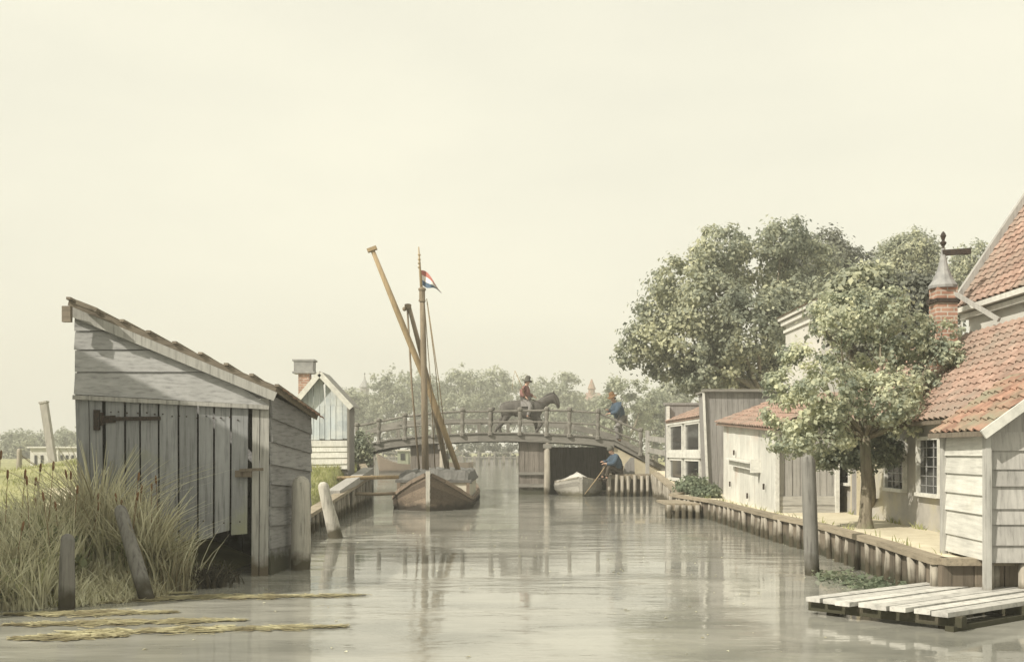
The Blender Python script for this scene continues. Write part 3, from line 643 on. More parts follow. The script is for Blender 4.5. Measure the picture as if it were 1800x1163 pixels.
    m_ = MB(); m_.prism([V(bx(596),36.62,-.5), V(bx(634),36.62,-.5), V(bx(634),36.62,bz(795)), V(bx(596),36.62,bz(806))], (0,3.3,0)); m_.build('abutment', M['pier'], t)
bridge()
# plank gate fence on the right end of the bridge road
def gate():
    y = 36.2; X = lambda px: (px-900)/FX*y; Z = lambda py: CH+(HY-py)/FX*y
    t = thing('gate_fence', (X(1140), y, Z(830)), 'grey plank rail fence at the right foot of the bridge', 'fence')
    for px, a, b in ((1138, 756, 822), (1186, 762, 850)):
        m_ = MB(); wd = .13 if px < 1160 else .3; m_.box((X(px), y, (Z(a)+Z(b))/2-.1), (wd,.12,Z(a)-Z(b)+.2)); m_.build('post', M['greyshaded'], t)
    for a, b in ((770, 776), (790, 801)):
        m_ = MB(); m_.beam(V(X(1138), y-.08, Z(a)), V(X(1190), y-.08, Z(b)), .04, .18); m_.build('rail', M['greyshaded'], t)
gate()

# ------------------------------------------------------------------ boats
def hull(mb, cx, st, n, off=.012, bulge=.06):
    """st: [(y, half breadth at gunwale, gunwale z, half breadth low)] bow first; clinker strakes both sides"""
    ys_ = np.linspace(0, 1, 19)**1.35; sy = [s[0] for s in st]
    Y = st[0][0]+(st[-1][0]-st[0][0])*ys_
    gi = lambda y, k: float(np.interp(y, sy, [s[k] for s in st]))
    for side in (-1, 1):
        for k in range(n):
            v0, v1 = k/n, (k+1.12)/n; vs = []
            for y in Y:
                for v, o in ((v0, off), (v1, 0)):
                    hw = gi(y,1)*(1-v)+gi(y,3)*v+bulge*math.sin(math.pi*min(v,1)**.8)*gi(y,1)
                    z = gi(y,2)*(1-v)-.25*v; vs.append((cx+side*(hw+o), y-(.0 if v < .01 else .0), z))
            m = len(Y); fs = [(2*i, 2*i+1, 2*i+3, 2*i+2) if side > 0 else (2*i+2, 2*i+3, 2*i+1, 2*i) for i in range(m-1)]
            mb.add(vs, fs)
    # transom / stern closure and deck inside
    y = Y[-1]; mb.add([(cx-gi(y,1), y, gi(y,2)), (cx+gi(y,1), y, gi(y,2)), (cx+gi(y,3), y, -.25), (cx-gi(y,3), y, -.25)], [(0,1,2,3)])
    vs = []; 
    for y in Y: vs += [(cx-gi(y,1), y, gi(y,2)-.07), (cx+gi(y,1), y, gi(y,2)-.07)]
    mb.add(vs, [(2*i, 2*i+1, 2*i+3, 2*i+2) for i in range(len(Y)-1)])
    return Y, gi
def rail(mb, cx, Y, gi, w, h, out=.02, dzz=0.):
    for s in (-1, 1):
        for i in range(len(Y)-1):
            mb.beam(V(cx+s*(gi(Y[i],1)+out), Y[i], gi(Y[i],2)+dzz), V(cx+s*(gi(Y[i+1],1)+out), Y[i+1], gi(Y[i+1],2)+dzz), w, h)
def barge():
    cx = -2.15; y0 = 26.25
    t = thing('sailing_barge', (cx, 30, 0), 'brown wooden sailing barge moored bow first with mast, flag and leaning spars', 'boat')
    st = [(y0,.05,.93,.03),(y0+.2,.42,.74,.22),(y0+.5,.74,.53,.50),(y0+.9,.94,.36,.78),(y0+1.4,1.03,.27,.94),(y0+3,1.05,.25,1.0),(y0+7,1.05,.25,1.0),(y0+8.6,.92,.40,.8),(y0+9.4,.55,.6,.4)]
    mb = MB(); Y, gi = hull(mb, cx, st, 8, .03); hu = mb.build('hull', M['hull'], t)
    mb = MB(); rail(mb, cx, Y, gi, .07, .09, .03, .0); mb.build('rubbing_strake', M['hull'], hu)
    mb = MB(); mb.hexa([V(cx-.05,y0-.06,-.3), V(cx+.05,y0-.06,-.3), V(cx+.05,y0+.12,-.3), V(cx-.05,y0+.12,-.3), V(cx-.055,y0-.10,1.02), V(cx+.055,y0-.10,1.02), V(cx+.055,y0+.14,1.02), V(cx-.055,y0+.14,1.02)]); mb.build('stem', M['palepile'], hu)
    # deckhouse
    a, b = 27.75, 33.4; hw = .96
    mb = MB(); mb.box((cx+.02, (a+b)/2, .45), (2*hw, b-a, .52)); dk = mb.build('deckhouse', M['cabin'], t)
    for s in (-1, 1):
        mb = MB(); mb.box((cx+.02+s*(hw-.02), a-.02, .46), (.09,.07,.56)); mb.build('corner_post', M['hull'], dk)
    mb = MB(); n = 22; m = 14; vs = []                                     # lumpy tarpaulin over the hold
    for j in range(m+1):
        for i in range(n+1):
            u = i/n*2-1; x = cx+.02+u*1.03; y = a-.06+(b-a+.12)*j/m
            ed = min(1, (1-abs(u))*9, 1)*min(1, j*3., (m-j)*3.)
            vs.append((x, y, .70+.27*ed**.6+.05*(1-u*u)+.022*math.sin(u*17+j)+.02*math.sin(j*2.3+u*5)))
    mb.add(vs, [(j*(n+1)+i, j*(n+1)+i+1, (j+1)*(n+1)+i+1, (j+1)*(n+1)+i) for j in range(m) for i in range(n)])
    mb.prism([V(cx-1.01,a-.06,.69), V(cx+1.05,a-.06,.69), V(cx+1.05,a-.06,.76), V(cx-1.01,a-.06,.76)], (0,b-a+.1,0)); mb.build('tarpaulin', M['tarp'], dk)
    # rigging
    md = 28.5; q = lambda px, py, d=md: P(px, py, d)
    mb = MB(); mb.tube([q(748, 832), q(746, 700), q(744, 600), q(742, 514)], [.10,.095,.085,.07], 10, jit=.03); ms = mb.build('mast', M['mast'], t, True)
    mb = MB(); mb.lathe(q(742, 530), [(.10,0),(.10,.05),(.085,.06),(.085,.30),(.11,.31),(.11,.36),(.05,.4)], 10); mb.build('mast_cap', M['mast'], ms)
    mb = MB(); mb.tube([q(742, 520), q(738, 470), q(736, 434)], [.045,.032,.016], 8); 
    for py in (448, 456, 463, 470): mb.lathe(q(737, py), [(.015,-.035),(.05,0),(.015,.035)], 8)
    mb.build('topmast', M['spar'], ms, True)
    mb = MB(); nu, nv = 14, 6; vs = []                                   # flag: red, white, blue, drooping in a light breeze
    for i in range(nu+1):
        u = i/nu; cxp = 740+36*u; top = 475+34*u**1.15-5*math.sin(u*5); bot = 498+19*u+3*math.sin(u*6.5)
        for j in range(nv+1): 
            v = j/nv; vs.append(q(cxp, top+(bot-top)*v*(1-.55*u**3), md+.10*math.sin(u*8+v)))
    n0 = 0
    for i in range(nu):
        for j in range(nv): mb.add([vs[i*(nv+1)+j], vs[(i+1)*(nv+1)+j], vs[(i+1)*(nv+1)+j+1], vs[i*(nv+1)+j+1]], [(0,1,2,3)], j//2)
    mb.build('flag', [M['flagred'], M['flagwhite'], M['flagblue']], ms)
    mb = MB(); mb.tube([q(808, 832, 29.3), q(757, 692, 28.9), q(700, 552, 28.6), q(655, 440, 28.4)], [.075,.09,.085,.06], 8, jit=.03); sp = mb.build('sprit', M['spar'], t, True)
    mb = MB(); mb.beam(q(646, 441, 28.4), q(662, 435, 28.4), .16, .10); mb.build('sprit_cap', M['spar'], sp)
    mb = MB(); mb.tube([q(787, 830, 29.6), q(757, 690, 29.1), q(735, 600, 29.0), q(718, 535, 29.0)], [.07,.08,.07,.055], 8, jit=.03); mb.lathe(q(717, 540, 29), [(.05,-.06),(.10,-.04),(.10,.08),(.05,.1)], 8); mb.build('gaff', M['mast'], t, True)
    mb = MB(); mb.tube([q(716, 540, 29), q(724, 680, 28.8), q(737, 828, 28.6)], .028, 6); mb.build('yard', M['mast'], t, True)
    mb = MB(); mb.lathe(q(711, 543, 29), [(.02,-.06),(.06,-.03),(.06,.03),(.02,.06)], 8); mb.build('block', M['mast'], t)
    for A, B in (((750,525),(776,760)),((751,530),(790,826)),((745,520),(765,826))):
        mb = MB(); mb.tube([q(*A), q((A[0]+B[0])/2+2, (A[1]+B[1])/2), q(*B, 29.6)], .013, 5); mb.build('stay', M['rope'], ms, True)
    return t
barge()
mb = MB(); mb.tube([P(590, 840, 26.0), P(640, 839, 26.6), P(700, 838, 27.2)], [.05,.055,.05], 8, jit=.03)
tag(mb.build('boat_pole', M['spar'], None, True, origin=P(590,840,26)), 'pale pole laid from the bank onto the barge deckhouse', 'pole')
mb = MB(); mb.tube([P(615, 867, 26.0), P(660, 868, 26.6), P(712, 866, 27.2)], [.045,.05,.045], 8, jit=.03)
tag(mb.build('boat_pole', M['mast'], None, True, origin=P(615,867,26)), 'dark lower pole between the bank and the barge bow', 'pole')
A, B = P(586, 868, 23.5), P(648, 826, 29.0); mb = MB(); mb.beam(A, B, .30, .16)
tag(mb.build('timber_balk', M['greyshaded'], origin=A), 'heavy grey timber balk lying along the left bank edge', 'timber')

def rowboat():
    y0 = 35.0; cx = (1021-900)/FX*y0
    t = thing('rowing_boat', (cx, y0+1.5, 0), 'small pale rowing boat with white canvas cover beside the bridge pier', 'boat')
    st = [(y0,.04,.66,.03),(y0+.12,.34,.60,.10),(y0+.35,.58,.54,.22),(y0+.8,.74,.48,.36),(y0+1.6,.80,.46,.42),(y0+2.8,.70,.5,.36),(y0+3.4,.45,.56,.2)]
    mb = MB(); Y, gi = hull(mb, cx, st, 6, .038, .20); hu = mb.build('hull', M['whitehull'], t)
    mb = MB(); rail(mb, cx, Y, gi, .05, .05, .02); mb.build('gunwale', M['quaypile'], hu)
    mb = MB(); mb.hexa([V(cx-.06,y0-.06,-.3), V(cx+.06,y0-.06,-.3), V(cx+.06,y0+.1,-.3), V(cx-.06,y0+.1,-.3), V(cx-.05,y0-.07,.66), V(cx+.05,y0-.07,.66), V(cx+.05,y0+.1,.66), V(cx-.05,y0+.1,.66)]); mb.build('stem', M['whitehull'], hu)
    mb = MB(); vs = []; n = 12; m = 10
    for j in range(m+1):
        y = y0+.25+2.7*j/m; hw = gi(y,1)*.98
        for i in range(n+1):
            u = i/n*2-1; vs.append((cx+u*hw, y, gi(y,2)+.02+.30*(1-abs(u))**1.5*min(1, j*.45, (m-j)*.4)+.012*math.sin(u*19+j*2)))
    mb.add(vs, [(j*(n+1)+i, j*(n+1)+i+1, (j+1)*(n+1)+i+1, (j+1)*(n+1)+i) for j in range(m) for i in range(n)]); mb.build('canvas_cover', M['canvas'], t, True)
rowboat()
# far moored boats beyond the bridge
def farboat(label, px0, px1, d, py, up, cabin):
    x0, x1 = P(px0,0,d).x, P(px1,0,d).x; zt = P(0,py,d).z; L_ = x1-x0
    t = thing('moored_boat', ((x0+x1)/2, d, 0), label, 'boat'); mb = MB(); n = 16; vs = []
    for i in range(n+1):
        u = i/n; x = x0+L_*u; hb = .9*max(.05, math.sin(math.pi*min(1, u*.5+.12*(u > .0)+.02)))**.6*(1 if u < .9 else .8); s = zt*.62+up*(1-u)**3+.12*u**4
        ins = .35*(1-u)**4*L_*.2
        for yy, zz, xx in ((-hb, s, x), (-hb*.7, -.2, x+ins), (hb*.7, -.2, x+ins), (hb, s, x)): vs.append((xx, d+yy, zz))
    fs = [(4*i+k, 4*i+k+1, 4*i+5+k, 4*i+4+k) for i in range(n) for k in range(3)]+[(4*i+3, 4*i, 4*i+4, 4*i+7) for i in range(n)]+[(0,1,2,3),(4*n+3,4*n+2,4*n+1,4*n)]
    mb.add(vs, fs); mb.build('hull', M['hull'], t)
    if cabin:
        a, b = x0+L_*cabin[0], x0+L_*cabin[1]; mb = MB(); mb.box(((a+b)/2, d, zt*.62+.55), (b-a, 1.2, 1.0)); c = mb.build('cabin', M['shrubpaint'], t)
        mb = MB(); mb.box(((a+b)/2, d, zt*.62+1.09), (b-a+.3, 1.5, .09)); mb.build('cabin_roof', M['cabin'], c)
        mb = MB(); mb.box(((a+b)/2, d-.62, zt*.62+.6), ((b-a)*.4, .05, .5)); mb.build('window', M['darkgap'], c)
    return t
M['shrubpaint'] = surf('faded green paint', [(.3,(.22,.24,.17)),(.7,(.32,.34,.25))], ns=5, rough=.8, bump=.1)
farboat('distant long boat with pointed bow and green cabin seen under the left span', 662, 738, 78, 808, .9, (.50,.75))
farboat('distant low boat behind the barge mast near the far bank', 770, 832, 88, 806, .3, (.12,.45))

# ------------------------------------------------------------------ right bank buildings
def window(parent, a, b, z0, z1, n, cols, rows, fw=.05, dep=.05, lead=True, mat='darkgap'):
    """window in an upright wall between ground points a and b; n: outward normal"""
    a, b = V(a[0],a[1],0), V(b[0],b[1],0); u = (b-a).normalized(); up = V(0,0,1); n = Vector(n).normalized()
    mb = MB(); q = lambda s, z, o=0: a+(b-a)*s+up*z+n*o
    mb.hexa([q(0,z0,-.02), q(1,z0,-.02), q(1,z1,-.02), q(0,z1,-.02), q(0,z0,.008), q(1,z0,.008), q(1,z1,.008), q(0,z1,.008)])
    w_ = mb.build('window', M[mat], parent)
    mb = MB()
    for s in (0, 1): mb.beam(q(s,z0-fw/2,dep/2), q(s,z1+fw/2,dep/2), dep+.02, fw, u)
    mb.beam(q(0,z1,dep/2), q(1,z1,dep/2), dep+.02, fw); mb.beam(q(0,z0,dep/2+.01), q(1,z0,dep/2+.01), dep+.06, fw)
    mb.build('frame', M['whitetrim'], w_)
    mb = MB(); bw = .012 if lead else .035
    for k in range(1, cols): mb.beam(q(k/cols,z0+fw/2,.014), q(k/cols,z1-fw/2,.014), bw, bw, u)
    for k in range(1, rows): mb.beam(q(0.03,z0+(z1-z0)*k/rows,.016), q(.97,z0+(z1-z0)*k/rows,.016), bw, bw)
    mb.build('glazing_bar', M['lead'] if lead else M['whitetrim'], w_)
    return w_
def boathouse():       # small building with two tiers of dark openings
    F, Nn = V(5.10,33.2,0), V(5.27,28.2,0); z0, zm, zt = .35, 1.42, 2.42
    t = thing('boathouse', (5.2,31,.4), 'small boathouse with two tiers of dark windows beside the bridge', 'building')
    n = V(-1,-.03,0).normalized(); mb = MB()
    mb.prism([F+V(.02,0,z0), Nn+V(.02,0,z0), Nn+V(.02,0,zt), F+V(.02,0,zt)], (2.2,0,0)); mb.build('wall', M['greybarn'], t)
    u = Nn-F
    for k in range(2):
        for (a, b) in ((zm+.12, zt-.06), (z0+.32, zm-.12)):
            window(t, (F+u*(.06+.48*k)), (F+u*(.46+.48*k)), a, b, n, 1, 1, .09, .05, False)
    mb = MB(); mb.beam(F+V(-.05,0,zm), Nn+V(-.05,0,zm), .10, .16); mb.beam(F+V(-.03,0,zt), Nn+V(-.03,0,zt), .10, .10); mb.build('beam', M['whitetrim'], t)
    mb = MB(); mb.beam(F+V(-.04,.02,.2), F+V(-.04,.02,3.0), .09, .13, V(0,1,0)); mb.build('corner_post', M['whitetrim'], t)
    mb = MB(); tiles(mb, F+V(-.12,.1,zt+.07), Nn+V(-.12,-.1,zt+.07), F+V(1.5,.1,zt+.75), Nn+V(1.5,-.1,zt+.75), 22, 7, .03); mb.build('roof', M['tile'], t)
    mb = MB(); mb.prism([V(5.0,33.3,.3), V(7.3,33.3,.3), V(7.3,33.3,3.05), V(5.0,33.3,3.05)], (0,.15,0)); mb.beam(V(4.95,33.37,3.08), V(7.35,33.37,3.08), .22, .07); mb.build('parapet', M['greybarn'], t)
boathouse()
def greybarn():
    d = 27.; t = thing('barn', (6.1,d,.4), 'tall flat topped grey plank barn behind the red roofed shed', 'barn')
    x0, x1, zt = 5.06, 7.15, 3.10
    mb = MB(); mb.planks(V(x0+.12,d,.3), V(x1,d,.3), V(x1,d,zt), V(x0,d,zt), 14, .04, 'v', gap=.006, jit=.004); mb.prism([V(x0+.16,d+.05,.3), V(x1-.03,d+.05,.3), V(x1-.03,d+.05,zt-.06), V(x0+.05,d+.05,zt-.06)], (0,1.0,0)); mb.build('wall', M['greybarn'], t)
    mb = MB(); mb.beam(V(x0-.06,d-.05,zt+.03), V(x1+.06,d-.05,zt+.03), .16, .07); mb.box(((x0+x1)/2, d+.55, zt+.0), (x1-x0+.05, 1.1, .05)); mb.build('roof', M['bridge'], t)
    mb = MB(); mb.beam(V(x0+.10,d-.05,.3), V(x0-.02,d-.05,zt-.01), .05, .08, V(0,1,0)); mb.build('corner_post', M['whitetrim'], t)
greybarn()
def whiteshed():
    Nf, Fr = V(4.76,18.4,0), V(4.96,24.,0); Rn, Rf = V(5.83,18.5,0), V(6.2,24.,0); zb = .36
    t = thing('plank_shed', (5.3,21,.4), 'white plank shed with red tiled roof standing on the quay edge', 'shed')
    zn, zf_, = 1.90, 2.16
    mb = MB(); mb.planks(Fr+V(0,0,zb), Nf+V(0,0,zb), Nf+V(0,0,zn), Fr+V(0,0,zf_), 11, .035, 'v', gap=.014, jit=.007, end=.01); fw = mb.build('front_wall', M['white'], t)
    mb = MB(); s0 = V(4.735,0,0); yy = lambda y: 4.76+(y-18.4)*.0357-.05
    mb.beam(V(yy(19.9)-.02,19.9,1.23), V(yy(22.6)-.02,22.6,1.30), .10, .16); mb.beam(V(yy(19.9)-.07,19.9,1.30), V(yy(22.6)-.07,22.6,1.37), .2, .03); mb.box((yy(19.85)-.04,19.85,1.24), (.2,.06,.26)); mb.build('shelf', M['whitetrim'], fw)
    mb = MB()
    for y, z in ((19.3,.86),(22.9,.8),(22.4,1.5),(20.9,.62)): mb.box((yy(y), y, z), (.03,.04,.11))
    mb.build('cleat', M['iron'], fw)
    mb = MB(); mb.planks(Nf+V(.03,0,.72), Rn+V(0,0,.72), Rn+V(0,0,2.22), Nf+V(.03,0,zn), 8, .035, 'v', gap=.01, jit=.006); mb.build('side_wall', M['greyshaded'], t)  # white shed's wall facing the camera: its shade painted as grey
    mb = MB(); mb.planks(Nf+V(.0,-.03,.38), Rn+V(.02,-.03,.38), Rn+V(.02,-.03,.72), Nf+V(.0,-.03,.72), 2, .05, 'u', gap=.008, lap=.01); mb.build('plinth_board', wood('plinth board', (.40,.39,.36), 'x'), t)
    mb = MB(); mb.beam(Nf+V(-.01,-.04,.36), Nf+V(-.01,-.04,zn), .07, .08, V(0,1,0)); mb.build('corner_post', M['whitetrim'], t); mb = MB(); mb.beam(Rn+V(.03,-.04,.36), Rn+V(.03,-.04,2.2), .07, .08, V(0,1,0)); mb.build('corner_post', M['whitetrim'], t)
    mb = MB(); mb.planks(Rn+V(0,0,zb), Rf+V(0,0,zb), Rf+V(0,0,2.6), Rn+V(0,0,2.2), 10, .03, 'v'); mb.planks(Rf+V(0,0,zb), Fr+V(0,0,zb), Fr+V(0,0,zf_), Rf+V(0,0,2.6), 6, .03, 'v'); mb.build('back_wall', M['greyshaded'], t)
    mb = MB(); tiles(mb, Nf+V(-.16,-.2,zn+.03), Fr+V(-.16,.15,zf_+.03), Rn+V(.35,-.2,2.56), Rf+V(.35,.15,2.86), 26, 8, .035, .028); mb.build('roof', M['tile'], t)
whiteshed()
def house():
    A, B = V(6.14,19.6,0), V(5.62,11.3,0); n = V(-1,.063,0).normalized(); zE = 1.93
    t = thing('house', (6.5,15,.4), 'low plastered house with red tiled roof and leaded windows behind the quay tree', 'house')
    at = lambda y: V(5.62+(y-11.3)*.0627, y, 0)
    mb = MB(); mb.prism([A+V(0,0,.2), B+V(0,0,.2), B+V(0,0,zE), A+V(0,0,zE)], (1.5,0,0)); mb.build('wall', M['plaster'], t)
    o = n*.004
    def yat(px): 
        r = (px-900)/FX; return (5.62-11.3*.0627)/(r-.0627)
    window(t, at(yat(1656)), at(yat(1618)), .91, 1.70, n, 3, 6)
    window(t, at(yat(1594)), at(yat(1561)), .93, 1.70, n, 3, 6)
    window(t, at(yat(1497)), at(yat(1477)), .93, 1.35, n, 2, 3)
    y0, y1 = yat(1512), yat(1502); mb = MB(); mb.planks(at(y0)+n*.03+V(0,0,.42), at(y1)+n*.03+V(0,0,.42), at(y1)+n*.03+V(0,0,1.66), at(y0)+n*.03+V(0,0,1.66), 4, .03, 'v'); d = mb.build('door', M['greybarn'], t)
    mb = MB(); 
    for y in (y0, y1): mb.beam(at(y)+n*.03+V(0,0,.42), at(y)+n*.03+V(0,0,1.7), .06, .05, V(0,1,0))
    mb.build('door_frame', M['sandwall'], d)
    mb = MB(); E0, E1 = V(5.38,11.1,zE), V(5.93,19.7,zE); R0, R1 = V(6.98,11.1,3.36), V(7.32,19.7,3.36)
    tiles(mb, E0, E1, R0, R1, 42, 13, .03, .024); rf = mb.build('roof', M['tile'], t)
    mb = MB(); mb.beam(E0+V(.04,0,-.03), E1+V(.04,0,-.03), .08, .06); mb.build('gutter_board', M['quaywood'], rf)
    # chimney with conical cowl, smoke vane and brace
    c = P(1658, 560, 15.8); X = c.x; Y = 15.8; zc = P(0,505,Y).z
    mb = MB(); mb.box((X,Y,(2.5+zc)/2), (.31,.31,zc-2.5)); ch = mb.build('chimney', M['brick'], t)
    mb = MB(); mb.box((X,Y,P(0,530,Y).z), (.37,.37,.06)); 
    for s in (-1,1): mb.box((X+s*.2,Y,P(0,530,Y).z), (.06,.10,.07))
    mb.build('iron_band', M['iron'], ch)
    mb = MB(); mb.lathe((X,Y,zc), [(.215,-.02),(.22,.02),(.16,.10),(.10,.24),(.06,.38),(.035,.52),(.03,.6)], 12); mb.build('cowl', M['lead'], ch, False)
    mb = MB(); zt = zc+.58; mb.lathe((X,Y,zt), [(.02,0),(.02,.06),(.04,.08),(.05,.11),(.02,.14),(.03,.18),(.045,.21),(.03,.25),(.01,.28)], 8); mb.beam(V(X-.02,Y,zt-.05), V(X+.40,Y-.05,zt-.03), .07, .085); mb.build('vane', M['iron'], ch)
    mb = MB(); mb.beam(P(1676, 514, 15.7), P(1756, 562, 14.9), .05, .06); mb.build('brace', M['greyshaded'], ch)
house()
mb = MB(); b_ = G(1575, 914, .42); mb.lathe(b_, [(.055,0),(.065,.04),(.07,.09),(.055,.115),(.02,.125)], 10)
tag(mb.build('stone', M['pile'], None, True, origin=b_), 'small rounded guard stone against the house wall', 'stone')
def bighouse():
    t = thing('house', (9,13,.4), 'taller house with steep red roof and pale cornice at the right edge', 'house')
    y1, y0 = 16.5, 9.5; xe, ze = 7.36, 3.78
    mb = MB(); mb.prism([V(xe,y1,.3), V(xe,y0,.3), V(xe,y0,ze), V(xe,y1,ze)], (3.4,0,0)); 
    mb.prism([V(xe,y1-.02,ze), V(xe+3.4,y1-.02,ze), V(xe+1.7,y1-.02,ze+2.5)], (0,-.2,0)); mb.build('wall', M['whiteplaster'], t)
    mb = MB(); mb.beam(V(xe-.10,y1+.1,ze), V(xe-.10,y0,ze), .2, .08); mb.beam(V(xe-.05,y1+.06,ze-.10), V(xe-.05,y0,ze-.10), .12, .08); mb.build('cornice', M['whitetrim'], t)
    mb = MB(); tiles(mb, V(xe-.18,y1+.1,ze+.05), V(xe-.18,y0,ze+.05), V(xe+1.7,y1+.1,ze+2.83), V(xe+1.7,y0,ze+2.83), 38, 24, .03, .024); rf = mb.build('roof', M['tile'], t)
    mb = MB(); mb.hexa([V(xe+3.6,y1+.1,ze), V(xe+1.7,y1+.1,ze+2.83), V(xe+1.7,y0,ze+2.83), V(xe+3.6,y0,ze), V(xe+3.6,y1+.1,ze+.06), V(xe+1.7,y1+.1,ze+2.89), V(xe+1.7,y0,ze+2.89), V(xe+3.6,y0,ze+.06)]); mb.build('back_slope', M['tile'], rf)
    mb = MB(); mb.beam(V(xe-.2,y1+.12,ze+.10), V(xe+1.7,y1+.12,ze+2.92), .10, .12); mb.build('verge_board', M['greyshaded'], rf)
bighouse()
def whitehouse():
    t = thing('house', (8,23,.4), 'white house with moulded cornice mostly hidden behind the trees', 'house')
    xe, ya, yb, zt = 7.0, 23.2, 26.2, 4.9
    mb = MB(); mb.box((xe+1.6,(ya+yb)/2,(zt+.3)/2), (3.2,yb-ya,zt-.3)); mb.build('wall', M['whiteplaster'], t)
    mb = MB()
    for o, z, h in ((.16,zt,.09),(.10,zt-.12,.10),(.05,zt-.32,.07)): mb.box((xe+1.6,(ya+yb)/2,z), (3.2+2*o,yb-ya+2*o,h))
    mb.build('cornice', M['whitetrim'], t)
    mb = MB(); c = V(xe+1.6,(ya+yb)/2,0); e = [V(xe-.2,ya-.2,zt+.05), V(xe+3.4,ya-.2,zt+.05), V(xe+3.4,yb+.2,zt+.05), V(xe-.2,yb+.2,zt+.05)]; mb.add(e+[V(c.x,c.y,zt+.45)], [(0,1,4),(1,2,4),(2,3,4),(3,0,4),(3,2,1,0)]); mb.build('roof', M['tiledull'], t)
whitehouse()
def outhouse():
    t = thing('outhouse', (5.3,10.4,.2), 'white weatherboarded outhouse on stilts over the water at the right edge', 'outhouse')
    C, Fc, Rc = V(4.60,9.95,0), V(4.66,11.0,0), V(6.2,9.95,0); zb, ze = .45, 1.70
    mb = MB(); mb.planks(Fc+V(0,0,zb), C+V(0,0,zb), C+V(0,0,ze), Fc+V(0,0,ze), 6, .03, 'u', gap=.005, lap=.022, jit=.004); mb.build('side_wall', M['whiteh'], t)
    mb = MB(); rows = 8
    mb.planks(C+V(.03,0,zb-.02), Rc+V(0,0,zb-.02), Rc+V(0,0,ze), C+V(.03,0,ze), 7, .03, 'u', gap=.005, lap=.022, jit=.004)
    mb.prism([C+V(.03,.0,ze), Rc+V(0,0,ze), V(5.4,9.95,ze+.57)], (0,.03,0)); mb.build('gable_wall', M['greyshaded'], t)  # outhouse end facing the camera, greyed to stand for shade
    mb = MB(); mb.box((5.42,10.5,1.05), (1.5,.9,1.2)); mb.build('inner_lining', M['greybarn'], t)
    mb = MB(); mb.beam(C+V(.0,-.035,.15), C+V(.0,-.035,ze), .06, .07, V(0,1,0)); mb.build('corner_post', M['trim'], t); mb = MB(); mb.beam(Fc+V(-.02,.0,.15), Fc+V(-.02,.0,ze), .06, .07, V(0,1,0)); mb.build('corner_post', M['trim'], t)
    r = .72; mb = MB(); e0, e1 = V(4.50,9.80,ze+.0), V(4.56,11.12,ze+.0); tiles(mb, e0, e1, V(5.4,9.80,ze+.0+.9*r), V(5.4,11.12,ze+.84*r), 8, 6, .03, .025); rf = mb.build('roof', M['tiledull'], t)
    mb = MB(); mb.hexa([V(5.4,9.8,ze+.58), V(6.3,9.8,ze-.05), V(6.3,11.1,ze-.05), V(5.4,11.1,ze+.56), V(5.4,9.8,ze+.66), V(6.3,9.8,ze+.03), V(6.3,11.1,ze+.03), V(5.4,11.1,ze+.64)]); mb.build('back_slope', M['tiledull'], rf)
    mb = MB(); mb.beam(V(4.50,9.78,ze-.03), V(5.42,9.78,ze+.63), .03, .09); mb.build('barge_board', M['whitetrim'], rf)
    mb = MB(); mb.beam(V(4.48,9.8,ze-.02), V(4.54,11.12,ze-.02), .05, .05); mb.build('eave_board', M['quaywood'], rf)
    for x, y in ((4.66,10.02),(4.70,10.9),(5.0,10.0),(5.6,10.1)):
        mb = MB(); mb.tube([V(x,y,-.6), V(x,y,.44)], [.06,.055], 8, jit=.04); mb.build('stilt', M['quaypile'], t, True)
outhouse()
def jetty():
    T0 = G(1412, 1048, .17); u = V(2.94,2.06,0).normalized(); v = V(.93,-.90,0); v = v.normalized()*1.34
    t = thing('jetty', (T0.x, T0.y, 0), 'bleached plank jetty slanting in from the lower right corner', 'jetty'); L_ = 4.8
    mb = MB(); n = 8; rot = None
    for k in range(n):
        a = T0+v*(k/n+.01)+u*random.uniform(-.06,.06)+V(0,0,random.uniform(-.006,.006)); wv = v*(1/n-.022); e = u*L_
        mb.hexa([a-V(0,0,.04), a+wv-V(0,0,.04), a+wv+e-V(0,0,.04), a+e-V(0,0,.04), a, a+wv, a+wv+e, a+e])
    mb.build('deck', M['jetty'], t)
    mb = MB()
    for s in (.15, 1.2, 2.4, 3.6): mb.beam(T0+u*s-v*.02-V(0,0,.09), T0+u*s+v*1.02-V(0,0,.09), .11, .09)
    mb.build('cross_beam', M['quaywood'], t)
    mb = MB(); mb.beam(T0+v*.97-V(0,0,.17)+u*.05, T0+v*.97+u*L_-V(0,0,.17), .08, .09); mb.build('stringer', M['quaywood'], t)
    for s, w_ in ((.2,.12),(.2,.88),(1.2,.88),(2.4,.88),(3.6,.88),(2.4,.1)):
        mb = MB(); p = T0+u*s+v*w_; mb.tube([p-V(0,0,.9), p-V(0,0,.13)], [.065,.06], 8, jit=.05); mb.build('support_pile', M['quaypile'], t, True)
jetty()
